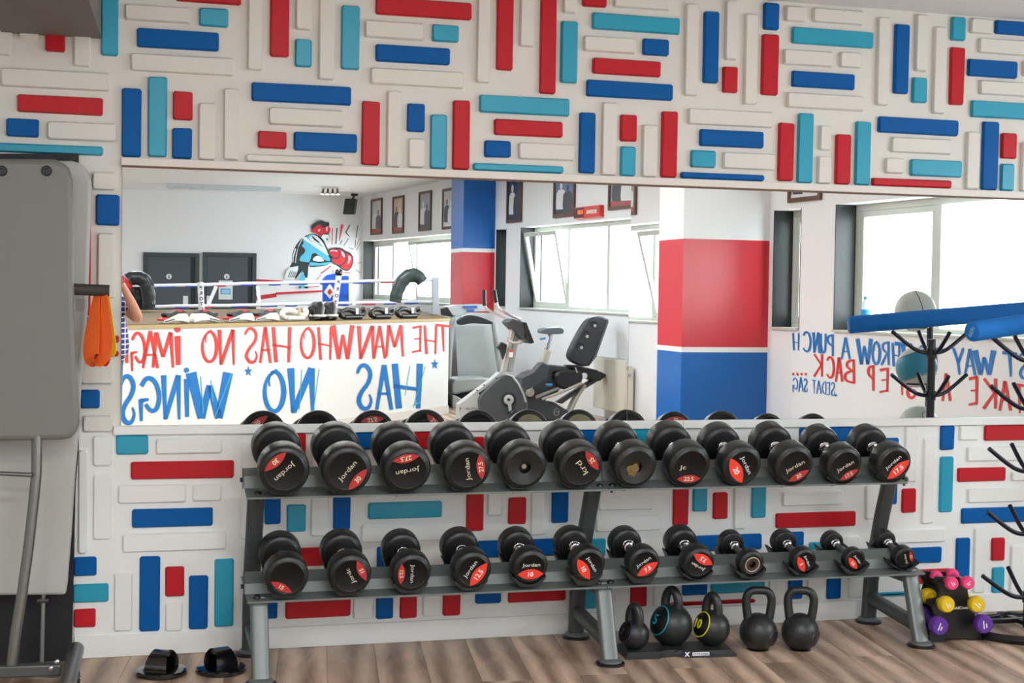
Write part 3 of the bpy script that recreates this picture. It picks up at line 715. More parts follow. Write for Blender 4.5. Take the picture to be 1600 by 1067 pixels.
K, cc = kettlebell(kbpos(1048.5, 1006), .093, .262, .055, math.radians(-58), 'biggest black kettlebell on the tray, with turquoise side ring'); face_ring(K, cc, .093, lf, mat('turquoise_ring', (20, 160, 178), .4), '5', .045)
K, cc = kettlebell(kbpos(1111.5, 1007), .080, .238, .051, math.radians(-58), 'black kettlebell with yellow side ring, right on the tray'); face_ring(K, cc, .080, lf, mat('yellow_ring', (226, 220, 30), .4), '10', .042)
for px, lab, an in ((1184, 'plain cast iron kettlebell on the floor next to the tray', -14), (1249.5, 'plain cast iron kettlebell on the floor, nearest to the right rack leg', -24)):
    g = G(px, 1014); K, cc = kettlebell(Vector((g.x, g.y, 0)), .084, .283, .076, math.radians(an), lab, thick=.0185, boxy=True)
    fd = Vector((.60, -.78, -.24)).normalized()
    MB().lathe(cc, fd, [(.060, .044), (.0795, .036), (.0795, 0)], 14).build('number_boss', castm, K, smooth=True, angle=25)
    ex = Vector((0,0,1)).cross(fd).normalized(); text('cast_number', '16 KG', mat('cast_mark', (62, 66, 66), .4), K, cc+fd*.0803, ex, fd.cross(ex), .009)
#PART4
# ================================================================== SMALL COLOURED DUMBBELLS ON THEIR STAND
S0 = G(1445, 1004); S1 = G(1543, 1003)
sx0, sx1 = S0.x - .005, S1.x + .005; sd = .50
stand = thing('dumbbell_stand', 'small black plastic three tier stand holding pink, yellow and purple dumbbells', 'stand', ((sx0+sx1)/2, -sd+.07, 0))
def SP(px, py, d=sd): return W(px, py, d)
def standplate(d, nm):
    L = [(1450,1000),(1451,985),(1458,960),(1452,946),(1446,942),(1447,936),(1457,934),(1463,932),(1466,920),(1461,909),(1457,903),(1462,900),(1480,901)]
    Rr = [(1500,901),(1510,903),(1513,908),(1509,918),(1511,932),(1519,934),(1527,937),(1525,944),(1520,950),(1522,968),(1532,975),(1541,984),(1541,1000),(1512,1001),(1510,996),(1474,996),(1472,1001)]
    pts = []
    for x, y in L + Rr:
        p = SP(x, y, sd); pts.append(Vector((p.x, -d, max(p.z, 0))))
    pts[0].z = 0; pts[-1].z = pts[-4].z = 0; pts[-5].z = 0
    m = MB(); m.prism(pts, (0, -.012, 0)); m.build(nm, plastic, stand)
standplate(sd, 'front_plate'); standplate(sd-.13, 'back_plate')
m = MB()
for x, y in ((1484, 912), (1484, 950), (1484, 985)):
    a = SP(x-14, y); b = SP(x+14, y); m.box((a.x, -sd, a.z-.008), (b.x, -sd+.13, a.z+.008))
m.build('cross_web', plastic, stand)
c = SP(1500, 949.5, sd+.0135)
text('brand_print', 'GoldCoast', whitep, stand, c, (1,0,0), (0,0,1), .0135, width=.105, bold=.02)
vin = {'pink': mat('pink_vinyl', (238, 66, 130), .45, var=.05), 'yellow': mat('yellow_vinyl', (226, 190, 16), .45, var=.05), 'purple': mat('purple_vinyl', (92, 48, 150), .45, var=.06)}
SM = [('pink', 1486, 911, 10.6, 1460.6, 900.6, '1', 'small pink dumbbell, left one on the top of the stand'),
      ('pink', 1511, 910, 10.4, 1486, 897, '1', 'small pink dumbbell, right one on the top of the stand'),
      ('yellow', 1477, 943.6, 13.3, 1448.5, 930.5, '2', 'yellow dumbbell on the left middle hook of the stand'),
      ('yellow', 1524.5, 943.6, 13.3, 1500, 932, '2', 'yellow dumbbell on the right middle hook of the stand'),
      ('purple', 1465, 977, 15, 1440, 961, '3', 'purple dumbbell low on the left of the stand, by the rack leg'),
      ('purple', 1535, 974, 15, 1512, 962, '3', 'purple dumbbell low on the right of the stand')]
for cn, fx, fy, r_, bx, by, num, lab in SM:
    a = W(fx, fy, sd+.075); R = r_/FPX*(a-O3).dot(fw)
    b = W(bx, by, sd-.105); ax = (a-b).normalized(); ax.x = max(min(ax.x, .25), -.25); ax.normalize()
    b = a - ax*.165
    D = thing('vinyl_dumbbell', lab, 'dumbbell', (a+b)/2 - Vector((0,0,R)), f'{cn} dumbbells on the small stand')
    for c_, s_ in ((a, 1), (b, -1)):
        h = R*.72; m = MB()
        pr = [(-h, R*.30), (-h*.8, R*.7), (-h*.4, R*.95), (h*.2, R), (h*.75, R*.93), (h, R*.78), (h, 0)]
        m.lathe(c_, ax*s_, pr, 28); m.build('head', vin[cn], D, smooth=True, angle=50)
    m = MB(); m.lathe((a+b)/2, ax, [(-.06, R*.62), (-.03, R*.40), (0, R*.42), (.03, R*.40), (.06, R*.62)], 20); m.build('handle', vin[cn], D, smooth=True)
    ex = Vector((0,0,1)).cross(ax).normalized(); ey = ax.cross(ex)
    tw = {'pink': .6, 'yellow': .5, 'purple': -.35}[cn] if fx < 1500 else {'pink': -.9, 'yellow': .8, 'purple': .1}[cn]
    ux = ex*math.cos(tw)+ey*math.sin(tw); fc = a + ax*(R*.72+.0008)
    m = MB(); m.obox(fc - ux*R*.12, ux*R*.05, ax.cross(ux)*R*.42, ax*.0006); m.obox(fc + ux*R*.16 - ax.cross(ux)*R*.1, ux*R*.06, ax.cross(ux)*R*.22, ax*.0006)
    m.build('weight_mark', whitep, D)

# ================================================================== PUSH-UP TURN HANDLES
gloss = mat('glossy_black_plastic', (14, 15, 18), .12, var=.1, coat=.5)
for i, (px, ang, lab) in enumerate(((252.5, 68, 'black glossy push-up handle on a round base, leftmost by the baseboard'), (345, 107, 'black glossy push-up handle on a round base, beside the rack rear foot'))):
    g = G(px, 1053 if i == 0 else 1049); c = Vector((g.x, g.y, 0)); P = thing('push_up_handle', lab, 'exercise handle', c, 'push-up handles on the floor')
    R = .103
    MB().lathe(c, (0,0,1), [(0,0),(0,R*.96),(.004,R),(.016,R),(.021,R*.96),(.026,R*.55),(.027,0)], 48).build('round_base', gloss, P, smooth=True, angle=35)
    u = Vector((math.cos(math.radians(ang)), math.sin(math.radians(ang)), 0)); n_ = Vector((-u.y, u.x, 0))
    m = MB(); ob = []; ib = []
    for k in range(15):
        t = PI*k/14; ob.append((math.cos(t)*.068*(1 if abs(math.cos(t)) < .9 else 1.08), .022+.078*math.sin(t)**.8)); ib.append((math.cos(t)*.048, .022+.052*math.sin(t)**.8))
    vs = []; fs = []
    for w_ in (-1, 1):
        for k, (x, z) in enumerate(ob): hw = .032 + .014*abs(math.cos(PI*k/14))**2; vs.append(c+u*x+n_*(w_*hw)+Vector((0,0,z)))
        for k, (x, z) in enumerate(ib): hw = .028 + .012*abs(math.cos(PI*k/14))**2; vs.append(c+u*x+n_*(w_*hw)+Vector((0,0,z)))
    n = 15
    for k in range(n-1):
        fs += [(k, k+1, 2*n+k+1, 2*n+k), (n+k+1, n+k, 3*n+k, 3*n+k+1), (k+1, k, n+k, n+k+1), (2*n+k, 2*n+k+1, 3*n+k+1, 3*n+k)]
    fs += [(0, 2*n, 3*n, n), (n-1, 2*n-1, 4*n-1, 3*n-1)]
    m.add(vs, fs); m.build('arched_grip', gloss, P, smooth=True, angle=35)

# ================================================================== FOAM ROLLER RACK AT THE RIGHT EDGE
PXX, PD = 4.155, .45
navy = mat('dark_blue_black_tube', (26, 25, 44), .28, metal=.3, var=.05)
rr = thing('roller_rack', 'black floor rack with curved cradle arms at the right edge, holding a blue foam roller', 'rack', (PXX, -PD, 0))
m = MB(); m.lathe((PXX, -PD, .03), (0,0,1), [(0,0),(0,.021),(1.33,.021),(1.33,0)], 20); m.build('pole', blackm, rr, smooth=True)
zlev = [AX(x, y, 3.905).z for x, y in ((1535, 603), (1535, 701), (1535, 800), (1527, 900))]
zlev = [1.398] + [W(1535, 603, PD).z, W(1535, 701, PD).z, W(1535, 800, PD).z, W(1527, 900, PD).z]
for i, z in enumerate(zlev):
    for ang, ln in ((PI, .235), (0, .215), (PI/2, .165), (-PI/2, .13)):
        dx = Vector((math.cos(ang), math.sin(ang), 0))
        if i == 4 and ang == PI: ln = .25
        c = Vector((PXX, -PD, z-.112)); P = [c + dx*0.015, c + dx*ln*.32 + Vector((0,0,.006)), c + dx*ln*.58 + Vector((0,0,.040)), c + dx*ln + Vector((0,0,.112))]
        for _ in range(2):
            Q = [P[0]]
            for a, b in zip(P[:-1], P[1:]): Q += [a*.75+b*.25, a*.25+b*.75]
            Q.append(P[-1]); P = Q
        MB().tube(P, .0105, 12).build('cradle_arm', navy, rr, smooth=True)
    m = MB(); m.lathe((PXX, -PD, z-.135), (0,0,1), [(0,.022),(0,.027),(.05,.027),(.05,.022)], 20); m.build('clamp_ring', blackm, rr, smooth=True, angle=30)
m = MB(); m.tube([Vector((PXX+math.cos(t)*.285, -PD+math.sin(t)*.235, .022)) for t in [2*PI*k/48 for k in range(48)]], .021, 4, closed=True, sq=1.0); m.build('base_ring', blackm, rr)
m = MB(); m.bar((PXX-.27,-PD+.07,.05), (PXX+.27,-PD+.07,.05), .035, .02); m.bar((PXX,-PD-.22,.048), (PXX,-PD+.22,.048), .035, .02); m.build('base_bar', blackm, rr, bevel=.003)
m = MB(); m.tube([(PXX-.20,-PD+.05,.075),(PXX-.06,-PD+.07,.085),(PXX+.1,-PD+.08,.075)], .008, 10); m.lathe((PXX-.1,-PD+.07,.07), (0,0,1), [(0,.0),(0,.02),(.014,.018),(.02,0)], 14); m.build('spring_clip', blackm, rr, smooth=True)
foamm = mat('blue_foam', (0, 116, 204), .7, var=.05, bump=.3, bscale=120)
E0 = W(1518, 518, .57); DIR = Vector((1, .28, .10)).normalized(); E1 = E0 + DIR*1.02; FR = .046
fo = thing('foam_roller', 'long blue foam roller lying across the top cradle in front of the mirror', 'foam roller', E0)
m = MB(); m.lathe(E0, DIR, [(0,0),(0,FR*.86),(.006,FR),(1.014,FR),(1.02,FR*.86),(1.02,0)], 40); m.build('foam_tube', foamm, fo, smooth=True, angle=50)
ex = Vector((0,0,1)).cross(-DIR).normalized(); ey = (-DIR).cross(ex)
text('end_print', '66fit', mat('pale_print', (150, 190, 240), .5), fo, E0 - DIR*.001, ex*.5+ey*.86, (-DIR).cross(ex*.5+ey*.86), .022, width=.05)

# ================================================================== MULTI GYM AT THE LEFT EDGE
mg = thing('weight_machine', 'grey moulded weight machine with curved steel frame at the left edge', 'weight machine', (-.5, -.35, 0))
def outline(pts, d): return [W(x, y, d) for x, y in pts]
def panel(nm, pts, d, th, m_, bv=.012, curve=None):
    P = outline(pts, d); n = len(P); mm = MB(); mm.prism([Vector((p.x, -d, p.z)) for p in P], (0, th, 0)); return mm.build(nm, m_, mg, bevel=bv, seg=3)
P = [(-160,240),(123,240),(123,700),(118,760),(112,1018),(-160,1036)]
pp = outline(P, .03); pp = [Vector((p.x, -.03, max(p.z, 0))) for p in pp]; pp[-1].z = pp[-2].z = 0
MB().prism(pp, (0, .028, 0)).build('back_board', blackp, mg)
panel('rear_shroud', [(-160,250),(112,251),(127,255),(137,266),(143,288),(142,330),(140,380),(137,482),(131,545),(127,600),(124,665),(117,745),(111,840),(105,915),(103,930),(-160,932)], .20, .10, greyp2, .014)
panel('front_shroud', [(-160,247),(84,248),(98,252),(108,262),(114,282),(115,330),(115,440),(119,540),(124,640),(124,664),(120,677),(110,685),(95,688),(-160,692)], .42, .10, greyp, .022)
m = MB(); a = W(116, 285, .36); b = W(122, 550, .36)
for x, y in ((73, 267), (3, 267)):
    p = W(x, y, .425); m = MB(); m.lathe(p, (0,-1,0), [(-.01,.018),(0,.02),(.004,.016),(.004,.009),(-.004,.008),(-.004,0)], 20); m.build('panel_screw', blackm, mg, smooth=True)
def pt(x, y, d): return W(x, y, d)
path = [pt(58,680,.40), pt(57,740,.41), pt(51,800,.42), pt(44,860,.43), pt(35,925,.44), pt(25,985,.45), pt(18,1042,.46)]
MB().tube(path, .0205, 20).build('curved_tube', tubem, mg, smooth=True)
MB().tube([pt(-60,737,.43), pt(50,742,.43)], .0085, 14).build('cross_tube', tubem, mg, smooth=True)
a = pt(-60, 1050, .46); b = pt(96, 1045, .46)
MB().bar(a, b, .05, .046).build('base_rail', mat('frame_grey', (96, 100, 100), .35, metal=.6), mg, bevel=.006)
for x, y in ((80, 1045), (89, 1035)):
    MB().lathe(pt(x, y-1, .49), (0,-1,0), [(-.01,.009),(.004,.009),(.007,.005),(.007,0)], 12).build('bolt', chrome, mg, smooth=True)
f0 = pt(119, 1014, .30); f1 = Vector((pt(98, 1052, .80).x, -.86, .036))
MB().tube([f0, f0*.5+f1*.5, f1], .031, 24).build('foot_tube', tubem, mg, smooth=True)
wh = pt(118, 1042, .42); MB().lathe(Vector((wh.x+.005, -.42, .028)), (1,0,0), [(-.012,0),(-.012,.026),(-.006,.028),(.006,.028),(.012,.026),(.012,0)], 24).build('wheel', plastic, mg, smooth=True, angle=40)
MB().lathe(Vector((wh.x+.016, -.42, .028)), (1,0,0), [(0,.008),(.006,.008),(.006,0)], 12).build('wheel_bolt', chrome, mg)
g0 = pt(65, 1024, .14); g1_ = pt(68, 925, .14); g0.z = .0
MB().tube([g0, g1_], .0085, 12).build('guide_rod', mat('zinc_rod', (150, 160, 158), .3, metal=.7), mg, smooth=True)
MB().lathe(pt(67, 938, .14), (1,0,0), [(-.022,0),(-.022,.009),(-.012,.009),(-.012,.013),(.012,.013),(.012,.009),(.022,.009),(.022,0)], 6).build('rod_nut', tubem, mg)
pa, pb_ = pt(112, 451, .36), pt(171, 454, .36)
MB().tube([pa - Vector((.1,0,0)), pb_], .0225, 20).build('peg', mat('dark_rubber_grip', (58, 52, 48), .6), mg, smooth=True)
# resistance bands hung on the peg
def band(lab, m_, pts, wd, th=.0022, y=.36):
    "closed loop of flat band: pts = pixel path, wd = half width"
    p = [W(x, yy, d) for x, yy, d in pts]
    for _ in range(2):
        Q = []
        for a, b in zip(p, p[1:]+p[:1]): Q += [a*.75+b*.25, a*.25+b*.75]
        p = Q
    n = len(p); vs = []; fs = []
    for i in range(n):
        t = (p[(i+1) % n]-p[i-1]).normalized(); zf = (p[i].z - min(q.z for q in p))/(max(q.z for q in p)-min(q.z for q in p))
        sd_ = Vector((.80, -.6, 0)); sd_ = (sd_ - t*sd_.dot(t)).normalized(); nn = t.cross(sd_)*th
        w_ = wd*(.28 + .72*min(1, (1-zf)*1.5))
        for e, f_ in ((-1,-1),(1,-1),(1,1),(-1,1)): vs.append(p[i] + sd_*w_*e + nn*f_)
    for i in range(n):
        j = (i+1) % n
        for k in range(4): fs.append((i*4+k, i*4+(k+1) % 4, j*4+(k+1) % 4, j*4+k))
    o = MB().add(vs, fs).build('resistance_band', m_, None, smooth=True, angle=40)
    tag(o, lab, 'resistance band', 'exercise bands hung on the peg')
band('wide orange elastic band hanging in a loop from the dark peg', mat('orange_latex', (246, 108, 40), .5), [(154,450,.352),(159,449,.358),(163,455,.366),(165,500,.375),(164,550,.385),(157,562,.388),(149,565,.383),(141,558,.375),(144,520,.36),(150,470,.352)], .036)
band('narrow black elastic band behind the orange one', mat('black_latex', (40, 42, 42), .5), [(160,449,.335),(166,453,.335),(170,500,.33),(171,530,.33),(166,534,.33),(160,510,.33),(157,470,.335)], .010)
band('yellow elastic band showing at right behind the orange one', mat('yellow_latex', (246, 214, 10), .5), [(163,449,.315),(168,453,.315),(176,530,.31),(178,548,.31),(174,556,.31),(168,550,.31),(163,500,.315)], .013)
band('red elastic band, lowest, showing under the orange one', mat('red_latex', (206, 30, 40), .5), [(156,449,.325),(162,452,.325),(166,520,.32),(168,562,.32),(162,571,.32),(155,566,.32),(155,520,.325)], .015)
#PART5
# ================================================================== WHAT THE MIRROR SHOWS: THE ROOM BEHIND THE CAMERA
cool = mat('pale_grey_metal', (168, 174, 176), .4, metal=.2)
# ---- raised ring platform with a painted front board
PA, PB = flip(G(699, 646)), None
A0 = Vector((3.99, -11.083, 0)); dd_ = Vector((-1, 1, 0)).normalized()       # runs left and towards the mirror
LBO = 7.4; B0 = A0 + dd_*LBO; DZ = 1.19
pn = Vector((1, 1, 0)).normalized()                                             # towards the mirror
ring = thing('ring_platform', 'raised timber ring platform, white front board painted with red and blue words', 'platform', (A0+B0)/2)
dk = [A0, B0, B0 - pn*4.4, Vector((3.0, -16.6, 0)), Vector((4.95, -18.3, 0))]
deckm = mat('deck_timber', (104, 86, 62), .75, var=.22, scale=6, bump=.1, spec=.15)
MB().prism([p + Vector((0,0,DZ-.03)) for p in dk], (0,0,.03)).build('deck', deckm, ring)
kk = [p - pn*.02 if i < 2 else p for i, p in enumerate(dk)]
MB().prism([Vector((p.x, p.y, 0)) for p in kk], (0,0,DZ-.03)).build('substructure', mat('dark_timber', (70, 62, 54), .7), ring)
MB().prism([A0+pn*.0, B0+pn*.0, B0-pn*.019, A0-pn*.019], (0,0,DZ-.035)).build('front_board', mat('board_white', (238, 240, 238), .35, var=.02), ring)
MB().prism([A0+pn*.022+Vector((0,0,DZ-.035)), B0+pn*.022+Vector((0,0,DZ-.035)), B0+Vector((0,0,DZ-.035)), A0+Vector((0,0,DZ-.035))], (0,0,.03)).build('edge_strip', mat('edge_timber', (188, 164, 110), .5, var=.15), ring)
MB().prism([A0+pn*.016, B0+pn*.016, B0, A0], (0,0,.1)).build('base_strip', trimw, ring)
def onplane(x, y, P, n):
    "mirror pixel -> real point on a vertical plane (real P, n)"
    Pv = flip(P); nv = Vector((n.x, -n.y, n.z)); yy = y; 
    for _ in range(3):
        r = ray(x, yy); t = (Pv-O3).dot(nv)/r.dot(nv); q = O3 + r*t; yy = corr(x, y, q.y)
    return flip(q)
# ---- brush lettering: strokes (x, y, width) in a unit box
GL = {
 'T': [[(0,.93,.16),(1,.99,.2)], [(.52,.97,.2),(.45,0,.1)]],
 'H': [[(.06,1,.2),(.12,0,.14)], [(.95,1,.2),(.8,0,.2)], [(0,.42,.1),(1,.5,.14)]],
 'E': [[(.2,.98,.2),(.25,.03,.14)], [(.1,.97,.16),(.95,.9,.24)], [(.2,.52,.12),(.8,.5,.12)], [(.15,.1,.14),(1,.02,.16)]],
 'M': [[(.0,0,.12),(.12,1,.2)], [(.12,1,.2),(.5,.3,.16)], [(.5,.3,.16),(.85,1,.2)], [(.85,1,.2),(1,0,.14)]],
 'A': [[(0,0,.18),(.5,1,.22)], [(.5,1,.22),(1,0,.16)], [(.12,.36,.12),(.92,.36,.12)]],
 'N': [[(.05,0,.12),(.1,1,.24)], [(.1,1,.24),(.85,.02,.22)], [(.85,.0,.14),(.95,1,.26)]],
 'W': [[(0,1,.24),(.25,0,.18)], [(.25,0,.18),(.5,.72,.14)], [(.5,.72,.14),(.72,0,.18)], [(.72,0,.18),(1,1,.26)]],
 'O': [[(.5,1,.18),(.15,.85,.2),(.0,.5,.24),(.14,.16,.22),(.5,0,.18),(.86,.16,.2),(1,.5,.18),(.86,.82,.12),(.5,.97,.16)], [(.6,.97,.1),(.78,.78,.08),(.72,.62,.06)]],
 'S': [[(.95,.8,.14),(.75,.98,.18),(.4,.98,.2),(.14,.8,.2),(.3,.58,.2),(.7,.4,.2),(.9,.2,.22),(.65,.02,.22),(.3,.02,.18),(.1,.2,.12),(.25,.34,.08)]],
 'G': [[(.95,.75,.2),(.7,.97,.2),(.3,.9,.2),(.05,.55,.2),(.15,.2,.2),(.45,.1,.18),(.75,.3,.16)], [(.6,.42,.12),(1,.38,.2)], [(.98,.42,.2),(.95,-.12,.12)]],
 'I': [[(.5,.78,.8),(.4,0,.6)]],
 'K': [[(.1,1,.2),(.12,0,.16)], [(.95,1,.18),(.15,.5,.14)], [(.2,.52,.14),(1,0,.2)]],
 'C': [[(.95,.8,.18),(.65,1,.18),(.2,.85,.2),(.05,.45,.2),(.25,.08,.2),(.65,.02,.18),(.98,.2,.14)]],
 'B': [[(.12,1,.18),(.1,0,.18)], [(.1,.97,.16),(.7,.92,.18),(.8,.7,.18),(.2,.52,.14)], [(.2,.54,.16),(.95,.42,.2),(.9,.12,.2),(.1,.03,.16)]],
 'P': [[(.15,1,.2),(.15,0,.18)], [(.1,.96,.18),(.8,.92,.2),(.9,.65,.2),(.2,.45,.14)]],
 'R': [[(.15,1,.2),(.12,0,.16)], [(.1,.96,.16),(.8,.92,.18),(.85,.66,.18),(.2,.48,.14)], [(.3,.5,.14),(1,0,.2)]],
 'U': [[(.08,1,.2),(.1,.3,.2),(.35,.02,.2),(.7,.08,.18),(.88,.4,.18)], [(.9,1,.2),(.92,0,.16)]],
 'Y': [[(0,1,.18),(.5,.45,.18)], [(1,1,.2),(.5,.45,.18),(.4,0,.16)]],
 'D': [[(.12,1,.18),(.12,0,.18)], [(.08,.97,.16),(.7,.85,.2),(.95,.5,.2),(.7,.12,.2),(.08,.03,.16)]],
}
def brush(owner, nm, chars, mt, P, n, thick=.004, wscale=1.0, shadow=None):
    "chars: (letter, x0, x1, ytop, ybottom) as seen in the mirror (letters appear reversed there)"
    nn = Vector(n).normalized()*thick
    for ch, x0, x1, y0, y1 in chars:
        def loc(u, v):       # u to the letter's own right = picture left
            return onplane(x1 + (x0-x1)*u, y1 + (y0-y1)*v, P, n)
        m = MB(); wpx = abs(x1-x0)
        if ch == '*':
            pts = []
            for k in range(10):
                a = PI/2 + k*PI/5; rr_ = .5 if k % 2 == 0 else .2
                pts.append(loc(.5+math.cos(a)*rr_, .5+math.sin(a)*rr_))
            cpt = loc(.5, .5); N = len(pts)
            vs = [cpt+nn]+[p+nn for p in pts]; m.add(vs, [(0, 1+k, 1+(k+1) % N) for k in range(N)])
        elif ch == '.':
            pts = [loc(.5+.5*math.cos(2*PI*k/10), .5+.5*math.sin(2*PI*k/10))+nn for k in range(10)]; m.add(pts, [tuple(range(10))])
        else:
            hpx = abs(y1-y0); LW = max(wpx, hpx*.42)*1.12*wscale
            for st_ in GL[ch]:
                S = st_
                if len(S) > 2:
                    for _ in range(2):
                        Q = [S[0]]
                        for a, b in zip(S[:-1], S[1:]): Q += [tuple(a[i]*.75+b[i]*.25 for i in range(3)), tuple(a[i]*.25+b[i]*.75 for i in range(3))]
                        Q.append(S[-1]); S = Q
                px = [(x1+(x0-x1)*u, y1+(y0-y1)*v, w_*(LW if ch != 'I' else wpx)) for u, v, w_ in S]
                Lp = []; Rp = []
                for i, (x, y, w_) in enumerate(px):
                    a = px[max(i-1, 0)]; b = px[min(i+1, len(px)-1)]; dx, dy = b[0]-a[0], b[1]-a[1]; l = math.hypot(dx, dy) or 1
                    ox, oy = -dy/l*w_/2, dx/l*w_/2
                    Lp.append(onplane(x+ox, y+oy, P, n)+nn); Rp.append(onplane(x-ox, y-oy, P, n)+nn)
                N = len(Lp); vs = Lp+Rp; m.add(vs, [(i, i+1, N+i+1, N+i) for i in range(N-1)])
            if ch == 'I':
                cx, cy = (x0+x1)/2, y0+(y1-y0)*.04; rx = wpx*.42
                m.add([onplane(cx+rx*math.cos(t), cy+rx*math.sin(t), P, n)+nn for t in [2*PI*k/12 for k in range(12)]], [tuple(range(12))])
        m.build(nm, mt, owner)
redl = mat('lettering_red', (222, 52, 44), .4, var=.03); bluel = mat('lettering_blue', (0, 118, 200), .4, var=.03)
pnv = pn
brush(ring, 'painted_letter', [('I',271,283,512,570),('M',239,270,519,574),('A',223,246,517,575),('G',205,228,517,573),('I',193,201,521,567),
  ('O',315,339,516,567),('N',341,366,515,570),('S',381,404,512,567),('A',406,422,511,567),('H',425,454,511,566),
  ('O',469,491,511,561),('H',496,518,511,562),('W',520,550,508,561),('N',559,584,509,561),('A',584,601,509,560),('M',603,629,508,557),
  ('E',643,660,508,551),('H',662,682,508,553),('T',680,703,507,549)], redl, A0+pn*.001, pnv, wscale=.88)
brush(ring, 'painted_letter', [('S',187,213,586,662),('G',219,251,587,650),('N',254,281,586,655),('I',286,296,575,651),('W',298,356,582,653),('*',381,394,571,589),
  ('O',412,444,578,645),('N',452,490,575,645),('S',556,583,569,640),('A',588,611,570,640),('H',614,658,568,638),('*',672,685,560,578)], bluel, A0+pn*.001, pnv, wscale=1.0)
aq = mat('lettering_turquoise', (70, 180, 190), .4)
for x0, y0, x1, y1 in ((357,583,331,652),(309,588,313,645),(325,594,328,628),(467,577,463,640),(494,576,485,642),(636,571,628,618),(660,572,641,636),(643,632,652,628)):
    a, b = onplane(x0+4, y0, A0+pn*.001, pnv)+pn*.004, onplane(x1+4, y1, A0+pn*.001, pnv)+pn*.004
    MB().bar(a, b, .012, .002, pn).build('shadow_line', aq, ring)
# ---- ropes and posts standing on the platform
ropew = mat('rope_white', (236, 236, 242), .5, var=.04); ropeb = mat('rope_blue', (66, 94, 196), .5, var=.08); roper = mat('rope_red', (208, 70, 80), .5)
RY = 13.0
def onY(x, y, Y=RY): return V(x, y, Y)
fence = thing('ring_ropes', 'white ring ropes taped in blue along the platform, seen in the mirror', 'ring ropes', (2.0, -RY, DZ))
rnd = random.uniform
for row, (ya, yb, xa, xb) in enumerate(((446.5, 438.0, 176, 676), (479.5, 472.0, 176, 676))):
    yl = lambda x: ya + (yb-ya)*(x-236)/(631-236) if row == 0 else ya + (yb-ya)*(x-224)/(618-224)
    pts = [onY(x, yl(x)+rnd(-.5, .5)) for x in range(xa, xb+1, 20)]
    MB().tube(pts, .023, 10).build('rope', ropew, fence, smooth=True)
    tp = MB(); x = xa + 12
    segs_ = []
    while x < xb-30:
        ln = rnd(18, 30); segs_.append((x, x+ln)); x += ln + rnd(12, 28)
    for q, (a, b) in enumerate(segs_):
        m = MB(); yo = rnd(1.0, 2.4)
        m.tube([onY(a, yl(a)+1.6), onY((a+b)/2, yl((a+b)/2)+1.9), onY(b, yl(b)+1.6)], .019, 10); m.build('rope_tape', ropeb if q % 6 != 3 else roper, fence, smooth=True)
for x, xt_ in ((325, 338), (406, 402), (553, 549)):
    MB().bar(onY(xt_, 447, RY-.03), onY(x, 477, RY-.03), .045, .008, (0, 1, 0)).build('rope_tie', ropew, fence)
postm = mat('post_grey', (176, 178, 184), .45)
P1 = onY(680, 433); m = MB(); m.box((P1.x-.045, P1.y-.045, DZ), (P1.x+.045, P1.y+.045, P1.z)); o = m.build('ring_post', postm, None, bevel=.006)
tag(o, 'plain square grey ring post at the right end of the ropes', 'ring post', 'ring posts seen in the mirror')
for x, yt, lab, word in ((313, 441, 'white ring post with black lettering, before the grey doors', 'PROTEC'), (529, 431, 'white ring post with black lettering and ball cap, beside the blue cushion', 'PROTE')):
    b = onY(x, yt, RY-.12); R_ = thing('ring_post', lab, 'ring post', (b.x, b.y, DZ), 'ring posts seen in the mirror')
    lean = Vector((-.03 if x > 400 else .01, 0, 0))
    MB().tube([(b.x+lean.x*2, b.y, DZ), (b.x, b.y, b.z)], .040, 16).build('post_pad', ropew, R_, smooth=True, angle=50)
    for i_, c_ in enumerate(word[:5]):
        z = b.z - .03 - (b.z-DZ-.0)*(i_+.6)/5.6
        text('post_letter', c_, plastic, R_, (b.x+lean.x*2*(b.z-z)/(b.z-DZ), b.y+.0415, z), (-1,0,0), (0,0,1), .048, bold=.02)
    if x > 400: MB().lathe((b.x, b.y, b.z), (0,0,1), [(0,.02),(.01,.045),(.05,.055),(.085,.04),(.1,0)], 20).build('ball_cap', gloss, R_, smooth=True)
# padded arches and blue corner cushion
def arch(lab, pts, r, mt, m2=None, k2=None):
    p = [onY(x, y, Y) for x, y, Y in pts]
    for _ in range(2):
        Q = [p[0]]
        for a, b in zip(p[:-1], p[1:]): Q += [a*.75+b*.25, a*.25+b*.75]
        Q.append(p[-1]); p = Q
    R_ = thing('corner_pad', lab, 'ring pad', (p[0].x, p[0].y, DZ), 'padded ring cushions')
    n = len(p); rs = [r*(.8+.2*math.sin(PI*i/(n-1)))*(1+.05*math.sin(i*2.1)) for i in range(n)]
    if m2: MB().tube(p[:k2+1], rs[:k2+1], 14, sq=1.25).build('red_end', m2, R_, smooth=True)
    MB().tube(p[k2:] if m2 else p, rs[k2:] if m2 else rs, 14, sq=1.25).build('padded_body', mt, R_, smooth=True)
    return R_
leath = mat('black_leather', (40, 44, 45), .3, var=.3, scale=14, bump=.5, bscale=14); darkg = mat('dark_green_leather', (52, 64, 62), .35, var=.3, scale=14, bump=.4, bscale=14)
redleath = mat('red_leather', (205, 52, 54), .35, var=.1)
R_ = arch('black padded cushion with red end, arched over the ropes at left', [(194,452,12.7),(197,440,12.7),(206,434,12.7),(220,434,12.7),(229,442,12.7),(232,458,12.7),(233,482,12.7)], .075, leath, redleath, 7)
arch('black padded cushion seen from its back, filling the arch at left', [(216,447,12.95),(217,462,12.95),(218,484,12.95)], .105, leath)
arch('dark green padded cushion arched over the ropes, beside the grey post', [(617,472,12.6),(620,455,12.6),(628,438,12.6),(640,429,12.6),(652,430,12.6),(660,440,12.6)], .075, darkg)
